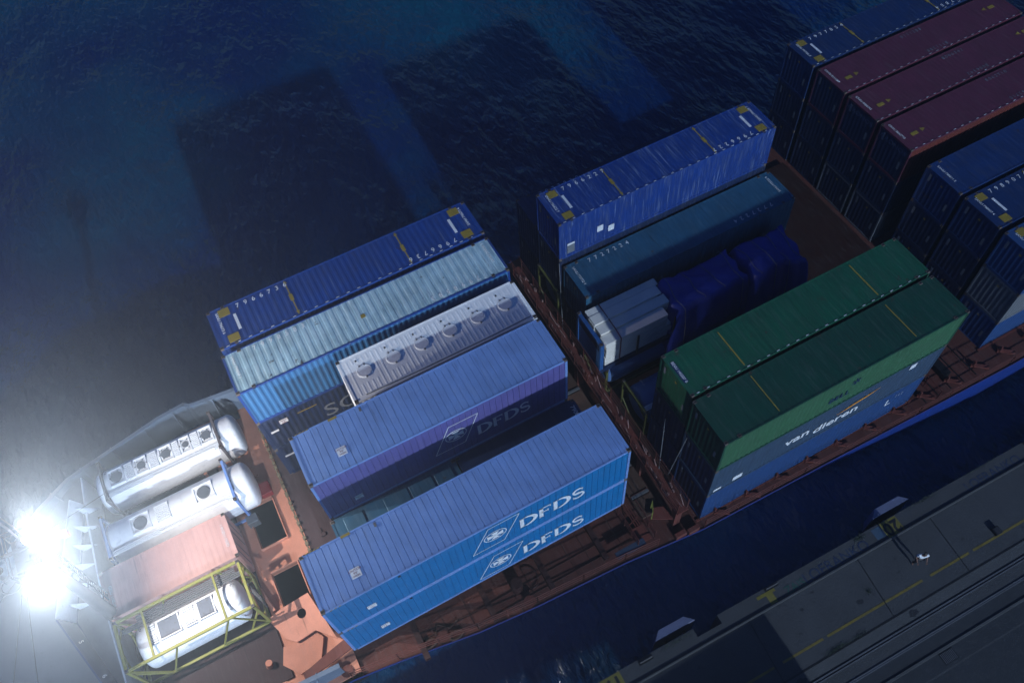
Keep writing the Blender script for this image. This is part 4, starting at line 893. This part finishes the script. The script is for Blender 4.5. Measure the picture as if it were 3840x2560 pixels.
tag(Q(wd.build('weeds', paint('weed_green', (.03, .07, .03), .3, streak=False), None)), kind='stuff')
# added, unseen container in place of the quay crane that shades the apron
container('added grey container beyond the lower edge of the picture, shading the quay', 'unseen shadow casters', 6.0, -15.3, ZQ + 2.9, 12.2, 2.44, 2.9, GRYC)

# ------------------------------------------------------------------ person on the quay
def skin(name, pts, edges, rad, m, parent, sub=2):
    me = bpy.data.meshes.new(name); me.from_pydata(pts, edges, []); o = bpy.data.objects.new(name, me); COL.objects.link(o)
    md = o.modifiers.new('k', 'SKIN'); sb_ = o.modifiers.new('s', 'SUBSURF'); sb_.levels = sub; sb_.render_levels = sub
    for v, r_ in zip(me.skin_vertices[0].data, rad): v.radius = r_ if isinstance(r_, tuple) else (r_, r_)
    me.skin_vertices[0].data[0].use_root = True
    dg = bpy.context.evaluated_depsgraph_get(); m2 = bpy.data.meshes.new_from_object(o.evaluated_get(dg)); bpy.data.objects.remove(o)
    for p in m2.polygons: p.use_smooth = True
    m2.materials.clear(); m2.materials.append(m); return link(bpy.data.objects.new(name, m2), parent)
SKIN = paint('skin', (.30, .15, .10), .05, streak=False); SHIRT = paint('white_shirt', (.72, .74, .76), .05, streak=False); TROU = paint('dark_trousers', (.012, .012, .018), .1, streak=False)
PR = empty('person', (26.75, -8.1, ZQ), 'person in a white shirt and dark trousers walking on the quay', 'person', rz=R(150))
body_p = [(0, 0, .95), (0, .02, 1.15), (0, .05, 1.40), (0, .07, 1.50), (0, .10, 1.58), (0, .12, 1.70),
          (.10, .0, .90), (.11, .10, .50), (.11, -.02, .09), (.11, .12, .05), (-.10, 0, .90), (-.11, -.08, .50), (-.11, -.24, .12), (-.11, -.14, .05),
          (.20, .05, 1.42), (.28, .03, 1.15), (.24, .25, 1.02), (.22, .32, 1.0), (-.20, .05, 1.42), (-.29, 0, 1.15), (-.26, .20, .98), (-.25, .27, .95)]
body_e = [(0, 1), (1, 2), (2, 3), (3, 4), (4, 5), (0, 6), (6, 7), (7, 8), (8, 9), (0, 10), (10, 11), (11, 12), (12, 13), (2, 14), (14, 15), (15, 16), (16, 17), (2, 18), (18, 19), (19, 20), (20, 21)]
body_r = [(.15, .11), (.14, .10), (.17, .11), .055, .075, .095, .09, .06, .042, .035, .09, .06, .042, .035, .062, .045, .034, .03, .062, .045, .034, .03]
skin('body', body_p, body_e, body_r, SKIN, PR)
skin('shirt', [(0, 0, .98), (0, .02, 1.15), (0, .05, 1.41), (.20, .05, 1.43), (.27, .035, 1.22), (-.20, .05, 1.43), (-.28, .01, 1.22)], [(0, 1), (1, 2), (2, 3), (3, 4), (2, 5), (5, 6)], [(.175, .13), (.165, .125), (.19, .13), .08, .065, .08, .065], SHIRT, PR)
skin('trousers', [(0, 0, .97), (.10, .0, .88), (.11, .10, .50), (.11, -.01, .14), (-.10, 0, .88), (-.11, -.08, .50), (-.11, -.23, .17)], [(0, 1), (1, 2), (2, 3), (0, 4), (4, 5), (5, 6)], [(.165, .125), .105, .078, .06, .105, .078, .06], TROU, PR)
skin('hair', [(0, .09, 1.74), (0, .06, 1.70), (0, .05, 1.66)], [(0, 1), (1, 2)], [.085, .098, .085], paint('dark_hair', (.02, .012, .01), .1), PR)
for s_ in (-1, 1):
    for k in range(5):
        hx, hy, hz = (.22, .34, .99) if s_ > 0 else (-.25, .29, .94)
        dx = (-.03 + k * .018) if k < 4 else -.045 * s_
        skin('finger', [(hx + dx, hy, hz), (hx + dx, hy + (.045 if k < 4 else .02), hz - .015), (hx + dx, hy + (.07 + .008 * (k == 1)) * (1 if k < 4 else .6), hz - .05)], [(0, 1), (1, 2)], [.010, .009, .008], SKIN, PR, 1)

# ------------------------------------------------------------------ haze
hz = MB().box(-60, 130, -70, 150, -16.5, 36).build('haze', None, None); tag(hz, kind='stuff')
hm = bpy.data.materials.new('haze_air'); hm.use_nodes = True; t = hm.node_tree; t.nodes.clear()
pv = N(t, 'ShaderNodeVolumePrincipled'); pv.inputs['Color'].default_value = (.66, .81, 1, 1); pv.inputs['Density'].default_value = .0027; pv.inputs['Anisotropy'].default_value = 0.80
ho = N(t, 'ShaderNodeOutputMaterial'); t.links.new(pv.outputs[0], ho.inputs['Volume']); hz.data.materials.append(hm)
